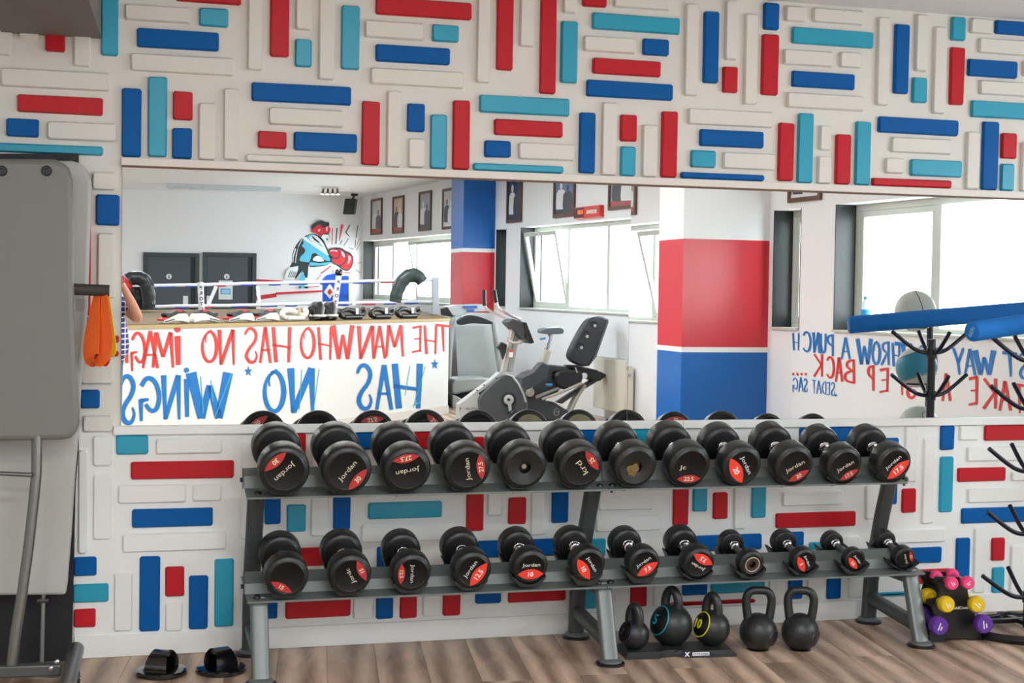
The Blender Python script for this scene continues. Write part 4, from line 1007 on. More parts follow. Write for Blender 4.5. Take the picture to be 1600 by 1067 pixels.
bp_ = thing('corner_cushion', 'blue corner cushion with a white and red diamond, seen in the mirror', 'ring pad', onY(520, 478, 13.3))
q = [onY(x, y, 13.25) for x, y in ((505,478),(505,436),(510,430),(527,426),(530,431),(545,431),(545,478))]
MB().prism(q, (0, -.12, 0)).build('cushion', mat('cushion_blue', (28, 96, 214), .4), bp_, bevel=.01)
MB().prism([onY(x, y, 13.24) for x, y in ((506,456),(515,443),(524,456),(515,467))], (0,-.005,0)).build('white_diamond', whitep, bp_)
MB().prism([onY(x, y, 13.23) for x, y in ((511,456),(515,450.5),(519,456),(515,461))], (0,-.005,0)).build('red_diamond', redl, bp_)
# ---- punch pads and gloves on the platform edge
padw = mat('pad_white', (232, 232, 226), .35, var=.04); padb = mat('pad_black', (30, 30, 31), .35, var=.15)
def lay(x, y=None):
    p = onplane(x, 503, A0-pn*.10, pn); return Vector((p.x, p.y, DZ))
ud = -dd_   # towards picture right
def focus_pad(x0, x1, h, lab, flipx=False, grp='punch pads on the platform edge'):
    h *= 1.4
    a, b = lay(x0), lay(x1); c = (a+b)/2; L_ = (b-a).length; u = (b-a).normalized(); s_ = -1 if flipx else 1; u = u*s_
    R_ = thing('focus_pad', lab, 'punch pad', c, grp)
    def lp(pts, d0): return [c + pn*d0 + u*(x*L_) + Vector((0,0,z*h)) for x, z in pts]
    MB().prism(lp([(-.5,.05),(-.5,.30),(-.34,.46),(-.12,.66),(.1,.86),(.28,.88),(.40,.74),(.48,.45),(.5,.1),(.46,.02),(.2,.16),(-.1,.18),(-.42,.02)], -.035), pn*.075).build('pad_shell', padw, R_, bevel=.01)
    MB().prism(lp([(-.36,.44),(-.42,.70),(-.38,.86),(-.22,.84),(-.12,.98),(.08,1.12),(.26,1.06),(.38,.84),(.24,.80),(.06,.80),(-.12,.62),(-.3,.44)], -.03), pn*.074).build('hand_cover', padb, R_, bevel=.006)
    MB().prism(lp([(-.46,.20),(-.1,.40),(-.1,.32),(-.46,.12)], .0405), pn*.003).build('black_stripe', padb, R_)
    MB().prism(lp([(-.02,.96),(.04,1.14),(.18,1.10),(.16,.92)], -.032), pn*.078).build('red_patch', redleath, R_)
    MB().prism(lp([(-.52,.24),(-.52,.38),(-.36,.54),(-.34,.42)], -.037), pn*.079).build('red_tip', redleath, R_)
focus_pad(251, 292, .085, 'white and black punch pad, leftmost on the platform edge')
focus_pad(298, 339, .085, 'white and black punch pad, second from left, facing the other way', True)
focus_pad(353, 394, .082, 'white and black punch pad, third from left on the platform edge')
focus_pad(395, 433, .082, 'white and black punch pad, fourth from left, touching the third')
def curved_pad(x0, x1, mt, m2, lab, lift=.0):
    a, b = lay(x0), lay(x1); c = (a+b)/2; L_ = (b-a).length; u = (b-a).normalized()
    R_ = thing('kick_pad', lab, 'punch pad', c, 'curved pads on the platform edge')
    p = [c + u*(x*L_*.5) + Vector((0,0,z)) for x, z in ((-.62,.035),(-.82,.05),(-.86,.085),(-.62,.115),(-.2,.115),(.2,.085),(.55,.052),(.8,.06),(.88,.095),(.78,.125))]
    for _ in range(2):
        Q = [p[0]]
        for e, f in zip(p[:-1], p[1:]): Q += [e*.75+f*.25, e*.25+f*.75]
        Q.append(p[-1]); p = Q
    MB().tube([q_ for q_ in p], .030, 12, sq=1.0).build('padded_shell', mt, R_, smooth=True)
    MB().tube([c+u*(x*L_*.5)+pn*.01+Vector((0,0,.030)) for x in (-.6,-.2,.2,.6)], .028, 12).build('padded_shell', mt, R_, smooth=True)
    m = MB(); m.obox(c + u*L_*.10 + Vector((0,0,.095)) + pn*.033, u*.024, pn*.004, Vector((0,0,.034))); m.build('strap_label', m2, R_, bevel=.002)
curved_pad(437, 481, padw, mat('tan_patch', (206, 178, 130), .5), 'long curved white pad with tan strap, in the middle of the platform edge')
def glove(x0, x1, lab):
    a, b = lay(x0), lay(x1); c = (a+b)/2; L_ = (b-a).length; u = (b-a).normalized()
    R_ = thing('boxing_glove', lab, 'boxing glove', c, 'boxing gloves on the platform edge')
    m = MB(); m.tube([c + Vector((0,0,.0)) + pn*.02, c + Vector((0,0,.05)), c + u*.01 + Vector((0,0,.11)) - pn*.01, c + Vector((0,0,.155)) - pn*.03, c + Vector((0,0,.175)) - pn*.05], [L_*.42, L_*.40, L_*.48, L_*.46, L_*.2], 16); m.build('glove_body', padb, R_, smooth=True)
    m = MB(); m.tube([c - u*L_*.45 + Vector((0,0,.07)) + pn*.03, c - u*L_*.5 + Vector((0,0,.12)) + pn*.03, c-u*L_*.42+Vector((0,0,.15))+pn*.02], [.022,.028,.012], 12); m.build('thumb', padb, R_, smooth=True)
    m = MB(); m.tube([c + pn*.02 + Vector((0,0,.045)), c + pn*.02 + Vector((0,0,.068))], L_*.45, 16); m.build('white_cuff_band', padw, R_, smooth=True, angle=40)
glove(484, 503, 'black boxing glove standing on its cuff, left one of the two')
glove(505, 522, 'black boxing glove standing on its cuff, right one of the two')
curved_pad(527, 571, padb, padw, 'curved black pad next to the black gloves')
curved_pad(575, 615, padb, padw, 'curved black pad, middle one of the three')
curved_pad(617, 656, padb, padw, 'curved black pad nearest to the grey post')

# ---- doors, mural, ceiling things on the far wall
BY = -H2
def onB(x, y): 
    return V(x, y, H2-.0)
doorm = mat('door_grey', (70, 80, 86), .45, var=.05); framem = mat('door_frame_grey', (58, 68, 72), .45); signm = mat('sign_white', (226, 232, 234), .5)
for n, (x0, x1) in enumerate(((223.5, 311.5), (316.5, 400.5)), 1):
    a, b = onB(x0, 394), onB(x1, 394); zt = a.z
    R_ = thing(f'door_{n}', None, None, ((a.x+b.x)/2, BY, 0)); R_['kind'] = 'structure'
    f = .075; m = MB(); m.box((a.x,BY,0),(a.x+f,BY+.05,zt)); m.box((b.x-f,BY,0),(b.x,BY+.05,zt)); m.box((a.x+f,BY,zt-f),(b.x-f,BY+.05,zt)); m.build('door_frame', framem, R_)
    L_ = MB().box((a.x+f,BY,0),(b.x-f-.09,BY+.03,zt-f)).build('door_leaf', doorm, R_, bevel=.004)
    MB().box((b.x-f-.09,BY+.0,0),(b.x-f,BY+.012,zt-f)).build('door_rebate', mat('rebate_dark', (30, 38, 44), .5), R_)
    cx = onB(263.8 if n == 1 else 354, 432)
    MB().lathe((cx.x, BY+.031, cx.z), (0,1,0), [(0,.052),(.004,.052),(.004,0)], 28).build('round_sign', signm, R_)
    MB().lathe((cx.x, BY+.036, cx.z+.016), (0,1,0), [(0,.009),(.002,.009),(.002,0)], 12).build('sign_figure', plastic, R_)
    MB().box((cx.x-.011, BY+.036, cx.z-.032), (cx.x+.011, BY+.038, cx.z+.006)).build('sign_figure', plastic, R_)
    ha = onB(285.8 if n == 1 else 322.5, 462); hb = onB(293.5 if n == 1 else 330, 482)
    MB().box((ha.x, BY+.03, hb.z), (hb.x, BY+.036, ha.z)).build('push_plate', signm, R_)
a, b = onB(341.5, 438), onB(363, 468); zz = onB(345, 446).z
nt_ = thing('door_notice', 'white notice with a light blue print, taped on the right grey door', 'notice', ((a.x+b.x)/2, BY+.034, b.z))
MB().box((a.x,BY+.031,b.z),(b.x,BY+.035,a.z)).build('paper', signm, nt_)
c_, d_ = onB(344.5, 450.5), onB(360, 460); MB().box((c_.x,BY+.035,d_.z),(d_.x,BY+.037,c_.z)).build('blue_print', mat('print_blue', (104, 172, 224), .5), nt_)
c_, d_ = onB(346.5, 452.5), onB(358, 458.5); MB().box((c_.x,BY+.037,d_.z),(d_.x,BY+.038,c_.z)).build('pale_print_area', mat('pale_blue_print', (160, 206, 240), .5), nt_)
# mural: flat painted shapes
mural = thing('boxer_mural', 'painted wall mural of a boxer in red head guard throwing a red glove', 'mural', onB(500, 480))
mk, mc, mr_, mwh, mp_ = mat('mural_dark', (44, 56, 60), .6), mat('mural_cyan', (92, 196, 226), .6), mat('mural_red', (206, 48, 58), .6), mat('mural_white', (230, 238, 240), .6), mat('mural_pink', (236, 190, 200), .6)
lay_ = [0]
def shp(nm, m_, pts, smooth=0):
    lay_[0] += 1; S = list(pts)
    for _ in range(smooth):
        Q = []
        for a, b in zip(S, S[1:]+S[:1]): Q += [(a[0]*.75+b[0]*.25, a[1]*.75+b[1]*.25), (a[0]*.25+b[0]*.75, a[1]*.25+b[1]*.75)]
        S = Q
    P_ = [onB(430+x/8.206, 330+y/8.206) for x, y in S]; off = .0016*lay_[0]
    MB().add([Vector((p.x, BY+off, p.z)) for p in P_], [tuple(range(len(P_)))]).build(nm, m_, mural)
shp('torso', mk, [(350,330),(460,285),(520,290),(600,350),(650,430),(720,600),(715,660),(640,700),(440,722),(440,700),(425,690),(415,860),(380,850),(350,755),(240,890),(250,830),(290,745),(175,725),(215,660),(215,570),(240,480),(290,400)], 1)
shp('shirt', mc, [(400,320),(470,290),(520,310),(420,330),(700,590),(715,640),(660,640),(600,600),(480,510),(440,660),(400,650),(300,640),(330,570),(370,540),(390,490),(330,440),(370,410),(350,370)], 1)
shp('white_band', mwh, [(360,318),(395,335),(700,590),(600,520),(380,375),(345,345)])
shp('towel', mwh, [(430,330),(500,300),(560,340),(610,400),(660,500),(700,590),(560,480),(450,380)], 1)
shp('fold', mk, [(462,322),(480,320),(570,400),(560,412),(500,370)]); shp('fold', mk, [(560,420),(570,418),(608,450),(600,452)])
shp('back_line', mwh, [(250,480),(268,480),(235,590),(232,660),(220,655),(225,570)]); shp('back_line', mwh, [(345,345),(352,350),(290,470),(268,600),(262,665),(252,660),(262,560),(300,430)])
shp('arm', mc, [(450,650),(560,668),(700,650),(710,665),(640,690),(440,700),(430,680)]); shp('arm_gap', mwh, [(470,620),(520,570),(570,575),(640,640),(560,645)], 1); shp('arm_gap', mwh, [(470,630),(500,600),(640,640),(540,648)], 1)
shp('glove_wrist', mk, [(680,490),(760,465),(850,470),(900,510),(960,530),(1000,590),(990,700),(940,765),(880,765),(800,700),(720,660),(710,600)], 1)
shp('glove', mr_, [(880,540),(940,545),(985,590),(982,690),(935,750),(880,750),(830,705),(890,650)], 1)
shp('glove_outline', mk, [(708,605),(792,470),(870,488),(914,558),(908,650),(845,702),(775,692),(720,662)], 1); shp('glove', mr_, [(720,600),(800,480),(860,500),(900,560),(895,640),(840,690),(780,680),(730,655)], 1)
shp('thumb_outline', mk, [(672,520),(697,476),(776,474),(829,528),(818,602),(760,616),(700,580)], 1); shp('glove_thumb', mr_, [(685,520),(705,487),(770,485),(815,530),(805,590),(760,602),(710,570)], 1)
shp('glove_shine', mp_, [(690,520),(710,500),(790,500),(800,520),(740,510)]); shp('glove_shine', mp_, [(840,510),(870,520),(895,580),(880,600),(850,560)], 1); shp('glove_shine', mp_, [(930,560),(965,580),(960,640),(920,690),(935,620)], 1)
shp('hair', mk, [(470,250),(450,200),(480,170),(530,135),(590,115),(640,140),(690,140),(690,185),(650,260),(560,270)], 1)
shp('head_guard', mr_, [(445,270),(470,235),(560,160),(600,210),(640,210),(660,180),(705,215),(700,260),(680,300),(610,300),(580,335),(540,290)], 1)
shp('guard_shine', mp_, [(645,210),(670,195),(668,250),(648,260)]); shp('guard_shine', mp_, [(540,240),(575,225),(570,255),(550,265)])
shp('face_outline', mk, [(600,300),(684,300),(692,340),(672,352),(668,372),(646,378),(640,406),(574,335)]); shp('face', mwh, [(610,300),(680,300),(690,340),(650,370),(640,400),(580,335)]); shp('brow', mk, [(620,288),(685,285),(680,302),(610,300)]); shp('mouth', mk, [(650,352),(668,345),(660,366),(645,362)])
shp('hip', mwh, [(175,725),(290,700),(290,745),(240,880),(120,870),(130,790)]); 
for q in range(5): shp('hip_line', mk, [(190+q*22,760+q*6),(198+q*22,762+q*6),(165+q*22,850),(158+q*22,846)])
shp('shorts', mc, [(340,760),(380,860),(370,960),(330,960),(300,880)]); shp('sock', mk, [(300,960),(420,965),(420,990),(300,985)]); shp('sock', mc, [(325,962),(365,965),(365,992),(325,990)])
for l_ in ([(722,215),(732,215),(728,430),(718,430)], [(835,170),(870,175),(815,385),(808,380)], [(565,800),(700,700),(715,705),(590,800)], [(510,890),(575,810),(582,815),(520,892)], [(0,905),(60,905),(0,915),(0,912)], [(0,1040),(600,1010),(600,1035),(0,1068)], [(415,968),(560,958),(562,965),(418,978)], [(840,780),(955,785),(950,797),(880,793)], [(1040,665),(1100,650),(1098,658),(1045,672)], [(735,750),(748,752),(715,815),(708,812)], [(1078,345),(1084,348),(1035,440),(1030,436)]): shp('red_ray', mr_, l_)
for l_ in ([(775,215),(790,215),(775,425),(760,425)], [(940,175),(955,178),(905,272),(950,330),(935,326),(888,275)], [(1045,180),(1055,182),(1030,320),(1035,352),(1020,330)], [(845,368),(852,374),(825,430),(815,430)], [(925,350),(935,354),(870,448),(864,444)], [(930,465),(1000,485),(995,492),(930,472)], [(1080,400),(1085,404),(1030,508),(1025,504)], [(1020,745),(1080,785),(1078,795),(1015,750)], [(1015,370),(1022,372),(1018,470),(1010,470)]): shp('black_ray', mk, l_)
sr = onB(400, 437); se = onB(442, 441)
for (xa_, ya_, xb_, yb_, h1, h2) in ((400,436,442,439.5,5,2), (400,462,432,459,7,6)):
    p = [onB(xa_, ya_), onB(xb_, yb_-1), onB(xb_, yb_+h2-1), onB(xa_, ya_+h1)]; MB().add([Vector((q_.x, BY+.003, q_.z)) for q_ in p], [(0,1,2,3)]).build('red_stripe', mr_, mural)
# speaker, spotlights
sp = onB(547, 322); spY = 20.9; c = V(547, 323, spY)
S_ = thing('wall_speaker', 'black loudspeaker hung in the far corner under the ceiling', 'speaker', (c.x, c.y, c.z-.14), None)
mm = MB(); u = Vector((.92,.38,0)); v_ = Vector((-.38,.92,0)); tl = Vector((.12,.05,.98)).normalized()
mm.obox(c, u*.105, v_*.09, tl*.15); mm.build('cabinet', padb, S_, bevel=.012)
mm = MB(); mm.obox(c + v_*.093, u*.09, v_*.004, tl*.13); mm.build('grille', mat('grille_grey', (42, 46, 48), .6, bump=.4, bscale=300), S_)
mm = MB(); mm.bar(c+Vector((.05,-.08,.12)), Vector((c.x+.12, c.y-.25, H1-.02)), .035, .035); mm.box((c.x+.06, c.y-.32, H1-.04), (c.x+.18, c.y-.2, H1)); mm.build('bracket', padb, S_)
b0_ = VG(516, 292, H1); T_ = thing('spotlight_bar', 'short chrome ceiling bar with four small spotlights, seen in the mirror', 'spotlights', (b0_.x, b0_.y, H1))
ud_ = Vector((.9, .44, 0)).normalized(); MB().bar(b0_-ud_*.16+Vector((0,0,-.02)), b0_+ud_*.16+Vector((0,0,-.02)), .05, .03).build('bar', chrome, T_, bevel=.004)
for k in range(4):
    c = b0_ + ud_*(-.13+.087*k) + Vector((0,0,-.05)); a_ = Vector((-.25+.1*k, .3, -1)).normalized()
    H_ = MB().lathe(c, a_, [(-.02,.0),(-.02,.018),(.05,.024),(.09,.034),(.09,0)], 16).build('spot_head', mat('brass_grey', (120, 116, 100), .3, metal=.8), T_, smooth=True, angle=40)
    MB().lathe(c, a_, [(.0905,.03),(.092,.0)], 16).build('lamp_face', mat('lamp_glow', (255, 248, 225), .4, emit=5), H_)
# ---- framed pictures and the round clock on the window wall
fr_m = mat('picture_frame_brown', (96, 66, 48), .45, var=.12)
def picture(corn, lab, seed, tone):
    "corn = (x, y) of tl, tr, br, bl in the mirror"
    P_ = [VW(x, y) for x, y in corn]; n_in = Vector((-1, WK, 0)).normalized()
    n_in = Vector((-1, -WK, 0)).normalized() if False else n_in
    yb = (P_[2].z+P_[3].z)/2; yt = max(P_[0].z, P_[1].z); yA, yB_ = P_[0].y, P_[1].y
    A_ = Vector((wallX(yA), yA, yb)); B_ = Vector((wallX(yB_), yB_, yb)); u = (B_-A_); L_ = u.length; u.normalize(); H_ = yt-yb; up_ = Vector((0,0,1)); nn = Vector((-abs(u.y), u.x*(1 if u.y < 0 else -1)*1, 0)); nn = Vector((-abs(u.y), 0, 0)) + Vector((0, (u.x/abs(u.y) if u.y else 0)*0, 0)); nn = u.cross(up_); 
    if nn.x > 0: nn = -nn
    nn.normalize(); f = .042
    R_ = thing('framed_picture', lab, 'picture', A_ + u*(L_/2), 'framed pictures high on the window wall')
    m = MB()
    for (a, b, c_, d_) in ((0,L_,0,f),(0,L_,H_-f,H_),(0,f,f,H_-f),(L_-f,L_,f,H_-f)):
        m.obox(A_+u*((a+b)/2)+up_*((c_+d_)/2)+nn*.014, u*((b-a)/2), up_*((d_-c_)/2), nn*.014)
    m.build('frame', fr_m, R_)
    rg = random.Random(seed); bg = mat(f'print_tone_{tone}', {'grey': (150,156,166), 'blue': (96,120,160), 'navy': (44,58,84), 'pale': (196,196,200), 'sepia': (206,184,160)}[tone], .35, var=.25, scale=5)
    m = MB(); m.obox(A_+u*(L_/2)+up_*(H_/2)+nn*.008, u*(L_/2-f), up_*(H_/2-f), nn*.003); m.build('print', bg, R_)
    fc = [mat('figure_pale', (224, 226, 228), .4), mat('figure_dark', (60, 62, 72), .4), mat('figure_rust', (170, 70, 60), .4)]
    iw, ih = L_-2*f, H_-2*f
    for q in range(2):      # simple half figures
        cx = f + iw*(.34+.32*q+rg.uniform(-.06,.06)); hh = ih*rg.uniform(.62,.85); wd = iw*rg.uniform(.17,.24)
        cx = f + iw*(.32+.36*q); hh = ih*(.62 if q else .7); wd = iw*.22; hr_ = min(iw*.11, ih*.07)
        pts = [(-1,0),(-1.2,.4),(-1.1,.75),(-.6,.86),(.6,.86),(1.1,.75),(1.2,.4),(1,0)]
        m = MB(); m.add([A_+u*(min(max(cx+x*wd, f), L_-f))+up_*(f+z*hh)+nn*(.012+.0008*q) for x, z in pts], [tuple(range(len(pts)))])
        m.add([A_+u*(cx+hr_*math.cos(t))+up_*(f+hh*.86+hr_*1.3+hr_*1.25*math.sin(t))+nn*(.012+.0008*q) for t in [2*PI*k/14 for k in range(14)]], [tuple(range(14))])
        m.build('printed_figure', fc[(q+seed) % 2], R_)
    m = MB(); m.add([A_+u*f+up_*f+nn*.0145, A_+u*(L_-f)+up_*f+nn*.0145, A_+u*(L_-f)+up_*(f+ih*.1)+nn*.0145, A_+u*f+up_*(f+ih*.13)+nn*.0145], [(0,1,2,3)]); m.build('printed_ground', fc[2] if seed in (2,5,9) else fc[1-seed % 2], R_)
picture([(581,312),(598,309),(597,366),(580,367.5)], 'narrow framed picture high by the far corner, first from the corner', 2, 'pale')
picture([(615,308),(632,306),(631,364),(614,365.5)], 'narrow framed picture with a warm toned print, second from the corner', 5, 'sepia')
picture([(656,300.5),(675,298),(673,360),(655,361.5)], 'framed grey blue picture, third from the far corner', 4, 'grey')
picture([(693,296),(712,293),(711,357),(693,358.5)], 'framed picture half hidden by the blue pillar', 7, 'pale')
picture([(794,270),(817,267),(815,347),(792,349)], 'framed dark blue picture just right of the blue pillar', 6, 'navy')
picture([(867,268),(900,264),(897.5,338),(865,341)], 'framed grey blue boxing picture above the tilted window', 8, 'blue')
picture([(953,262),(997,258),(993,331),(951,334)], 'framed boxing picture beside the red timer, split by the mirror joint', 9, 'grey')
picture([(1235,262),(1286,258),(1285,314),(1233,317)], 'brown framed picture cut off above the narrow window', 3, 'sepia')
# red round timer
tq = [VW(x, y) for x, y in ((902.5,325),(943,321.5),(943,339),(902.5,342.5))]
A_ = Vector((wallX(tq[3].y)-.05, tq[3].y, tq[3].z)); u = (tq[2]-tq[3]); u.z = 0; L_ = u.length; u.normalize(); nn = u.cross(Vector((0,0,1))); nn = -nn if nn.x > 0 else nn; H_ = abs(tq[0].z-tq[3].z)
tm = thing('round_timer', 'red wall timer box with glowing digits, above the middle window', 'timer', A_+u*(L_/2))
MB().obox(A_+u*(L_/2)+Vector((0,0,H_/2))-nn*.02, u*(L_/2), Vector((0,0,H_/2)), nn*.03).build('case', mat('timer_red', (214, 52, 38), .4), tm, bevel=.004)
MB().obox(A_+u*(L_*.21)+Vector((0,0,H_/2))+nn*.012, u*(L_*.19), Vector((0,0,H_*.42)), nn*.002).build('display', mat('display_dark', (60, 24, 30), .3), tm)
text('digits', '0:00', mat('digit_glow', (255, 90, 30), .4, emit=2.5), tm, A_+u*(L_*.28)+Vector((0,0,H_*.55))+nn*.0155, -u, (0,0,1), H_*.38, width=L_*.2)
text('timer_logo', 'BOXING', whitep, tm, A_+u*(L_*.70)+Vector((0,0,H_*.5))+nn*.0115, -u, (0,0,1), H_*.34, width=L_*.38, bold=.03)
# wall words under the near window
nw = Vector((-1, -WK, 0)).normalized(); Pw = Vector((WX0, 0, 0)) + Vector((-.002,0,0))
nwr = Vector((-1, WK, 0)).normalized()
ln_ = thing('wall_slogan', 'blue and red slogan brushed on the wall below the near window', 'lettering', Vector((wallX(5), -5, .55)))
nW = Vector((1, -WK, 0)).normalized()*-1
brush(ln_, 'painted_letter', [('H',1238,1248,521,548),('C',1254,1267,518,551),('N',1270,1279,520,552),('U',1281,1290,522,553),('P',1291,1302,523,557),('A',1314,1327,528,562),
  ('W',1339,1360,530,570),('O',1362,1374,534,571),('R',1376,1389,534,571),('H',1393,1405,536,573),('T',1397,1424,537,575),('O',1432,1446,540,577),('T',1449,1472,544,580),
  ('Y',1488,1504,544,586),('A',1506,1522,546,587),('W',1522,1551,548,586),('T',1565,1588,551,589),('S',1590,1606,553,592)], bluel, Pw, nW, wscale=1.0)
brush(ln_, 'painted_letter', [('K',1271,1285,554,589),('C',1291,1303,557,592),('A',1305,1315,559,597),('B',1318,1335,562,600),('P',1354,1365,571,611),('E',1373,1389,575,614),('T',1400,1415,577,618),('S',1414,1431,580,623),
  ('A',1471,1483,584,627),('E',1512,1528,588,634),('K',1535,1556,592,639),('A',1560,1577,596,642),('T',1581,1600,600,646)] + [('.',1237+q*6.5,1240.5+q*6.5,583,587) for q in range(4)], redl, Pw, nW, wscale=1.0)
brush(ln_, 'painted_letter', [('G',1238,1246,590,611),('A',1247,1254,590,613),('S',1255,1261,592,613),('T',1268,1274,594,615),('A',1275,1282,595,616),('D',1283,1290,596,617),('E',1291,1296,597,618),('S',1297,1304,598,619),('.',1303,1306.5,616,620)], bluel, Pw, nW, wscale=.75)
#PART6
# ================================================================== CARDIO MACHINES SEEN IN THE MIRROR
def z6(x, y): return 690+x/4.571, 440+y/4.571
def q6(x, y, Y): a, b = z6(x, y); return V(a, b, Y)
def pr6(R_, nm, m_, pts, Y, th, bevel=.006, sm=0):
    S = list(pts)
    for _ in range(sm):
        Q = []
        for a, b in zip(S, S[1:]+S[:1]): Q += [(a[0]*.75+b[0]*.25, a[1]*.75+b[1]*.25), (a[0]*.25+b[0]*.75, a[1]*.25+b[1]*.75)]
        S = Q
    P = [q6(x, y, Y) for x, y in S]; P = [Vector((p.x, p.y-th/2, max(p.z, 0))) for p in P]
    return MB().prism(P, (0, th, 0)).build(nm, m_, R_, bevel=bevel)
def tb6(R_, nm, m_, pts, r, n=14):
    P = [q6(x, y, Y) for x, y, Y in pts]; P = [Vector((p.x, p.y, max(p.z, .02))) for p in P]
    return MB().tube(P, r, n).build(nm, m_, R_, smooth=True, angle=50)
shroud = mat('machine_charcoal', (66, 72, 76), .35, var=.15, scale=5); lightg = mat('machine_light_grey', (176, 182, 182), .35, metal=.2, var=.05)
beige = mat('machine_beige_grey', (184, 182, 170), .38, metal=.2); dk_ = mat('machine_black', (32, 34, 36), .35, var=.1); bluep = mat('machine_blue_lever', (50, 130, 200), .35)
# treadmill
Y_ = 12.3
a = q6(210, 900, Y_)
T_ = thing('treadmill', 'grey treadmill with black handlebar, right behind the end of the ring platform', 'treadmill', (a.x, -Y_, 0))
pr6(T_, 'console', lightg, [(20,178),(95,165),(270,160),(305,180),(310,210),(180,215),(110,245),(60,240)], Y_+.1, .30)
pr6(T_, 'display', mat('display_blue', (40, 92, 170), .3), [(150,174),(250,171),(252,188),(150,190)], Y_-.06, .02, 0)
pr6(T_, 'display', MATS['display_blue'], [(180,198),(228,196),(228,214),(182,215)], Y_-.06, .02, 0)
pr6(T_, 'console_side', dk_, [(-5,190),(90,170),(125,232),(70,250),(0,240)], Y_+.02, .12)
pr6(T_, 'handlebar', dk_, [(108,272),(180,238),(240,242),(300,262),(365,290),(360,303),(280,300),(200,296),(130,312),(108,300)], Y_-.1, .09, .01, 1)
tb6(T_, 'upright', lightg, [(80,240,Y_),(62,420,Y_),(50,640,Y_),(42,880,Y_)], .035)
tb6(T_, 'upright', lightg, [(375,300,Y_+.1),(400,500,Y_+.1),(430,700,Y_+.1),(440,880,Y_+.1)], .045)
pr6(T_, 'rear_screen', mat('pale_screen', (196, 204, 202), .3), [(92,318),(362,306),(372,480),(378,680),(112,690)], Y_+.35, .02)
pr6(T_, 'motor_hood', lightg, [(40,720),(60,690),(180,678),(300,680),(335,700),(320,740),(60,790),(40,780)], Y_-.05, .5, .02)
pr6(T_, 'deck', dk_, [(60,792),(320,744),(330,900),(60,920)], Y_+.25, .7, .01)
pr6(T_, 'base_frame', lightg, [(38,800),(60,800),(150,850),(160,905),(38,888)], Y_-.1, .6, .01)
o_ = MB(); c = q6(75, 910, Y_-.3); o_.lathe(Vector((c.x-.06, c.y, max(c.z, .05))), (1,0,0), [(0,0),(0,.045),(.22,.045),(.22,0)], 18); o_.build('roller', dk_, T_, smooth=True, angle=40)
# upright bike (nearer), with mast and console
Y_ = 9.3
a = q6(400, 900, Y_)
U = thing('upright_bike', 'grey and charcoal exercise bike with upright console mast and long arms', 'exercise bike', (a.x, -Y_, 0))
pr6(U, 'side_cover', shroud, [(240,820),(330,730),(400,670),(460,665),(520,690),(570,760),(600,850),(590,960),(560,1040),(520,1120),(340,1120),(280,1000),(250,900)], Y_, .20, .02, 1)
pr6(U, 'front_cover', lightg, [(108,1290),(112,872),(350,692),(402,645),(452,660),(400,690),(250,790),(300,930),(350,1080),(360,1290)], Y_+.02, .16, .015)
tb6(U, 'cover_trim', lightg, [(440,655,Y_-.1),(500,675,Y_-.1),(545,730,Y_-.1),(580,800,Y_-.1),(598,860,Y_-.1)], .010)
pr6(U, 'mast', beige, [(488,340),(520,345),(452,640),(420,650)], Y_, .10, .01)
pr6(U, 'mast_rear', lightg, [(515,350),(545,400),(500,640),(456,640)], Y_+.06, .08, .01)
pr6(U, 'console', shroud, [(440,290),(480,262),(560,285),(595,310),(560,420),(500,350)], Y_, .26, .015)
pr6(U, 'console_screen', dk_, [(548,286),(580,288),(634,432),(604,440),(590,420)], Y_, .30, .008)
tb6(U, 'hand_bar', beige, [(476,395,Y_-.16),(470,420,Y_-.16),(500,436,Y_-.14),(560,436,Y_-.1),(600,408,Y_-.05)], .016)
tb6(U, 'arm_grip', dk_, [(302,58,Y_+.2),(302,110,Y_+.2),(304,172,Y_+.2)], .022)
tb6(U, 'arm_tube', chrome, [(304,172,Y_+.2),(318,196,Y_+.2),(370,222,Y_+.2),(450,262,Y_+.15)], .016)
tb6(U, 'arm_grip', dk_, [(374,60,Y_-.2),(380,110,Y_-.2),(388,150,Y_-.2)], .022)
tb6(U, 'arm_tube', chrome, [(388,150,Y_-.2),(400,190,Y_-.2),(450,222,Y_-.2),(560,270,Y_-.12)], .017)
pr6(U, 'bottle_holder', dk_, [(388,468),(420,428),(462,448),(456,500),(432,560),(410,490)], Y_-.08, .06, .01)
pr6(U, 'warning_sticker', whitep, [(482,502),(508,504),(504,540),(478,538)], Y_-.06, .01, 0); pr6(U, 'warning_sticker', redl, [(484,490),(510,492),(508,504),(482,502)], Y_-.06, .011, 0)
def hub(R_, x, y, Y, r, m_, nm): c = q6(x, y, Y); MB().lathe(c, (0,1,0), [(-.02,0),(-.02,r*.9),(-.01,r),(.015,r),(.02,r*.85),(.02,0)], 30).build(nm, m_, R_, smooth=True, angle=40)
hub(U, 478, 842, Y_-.11, .082, dk_, 'crank_disc'); hub(U, 476, 842, Y_-.14, .055, lightg, 'crank_boss'); hub(U, 476, 842, Y_-.17, .016, dk_, 'crank_bolt')
tb6(U, 'crank_arm', lightg, [(477,842,Y_-.16),(486,900,Y_-.17),(488,945,Y_-.17)], [.024,.018,.016])
pr6(U, 'pedal', dk_, [(468,940),(500,918),(560,922),(552,950),(500,958)], Y_-.24, .10, .008)
c = q6(232, 905, Y_-.075); text('machine_lettering', 'NAUTILUS', dk_, U, c, (-1,0,0), (0,0,1), .022, width=.19)
for x, y in ((250,775),(300,738),(392,690),(130,905)):
    c = q6(x, y, Y_-.08); MB().lathe(c, (0,1,0), [(-.01,.0),(-.01,.008),(.012,.008),(.012,0)], 10).build('screw', dk_, U)
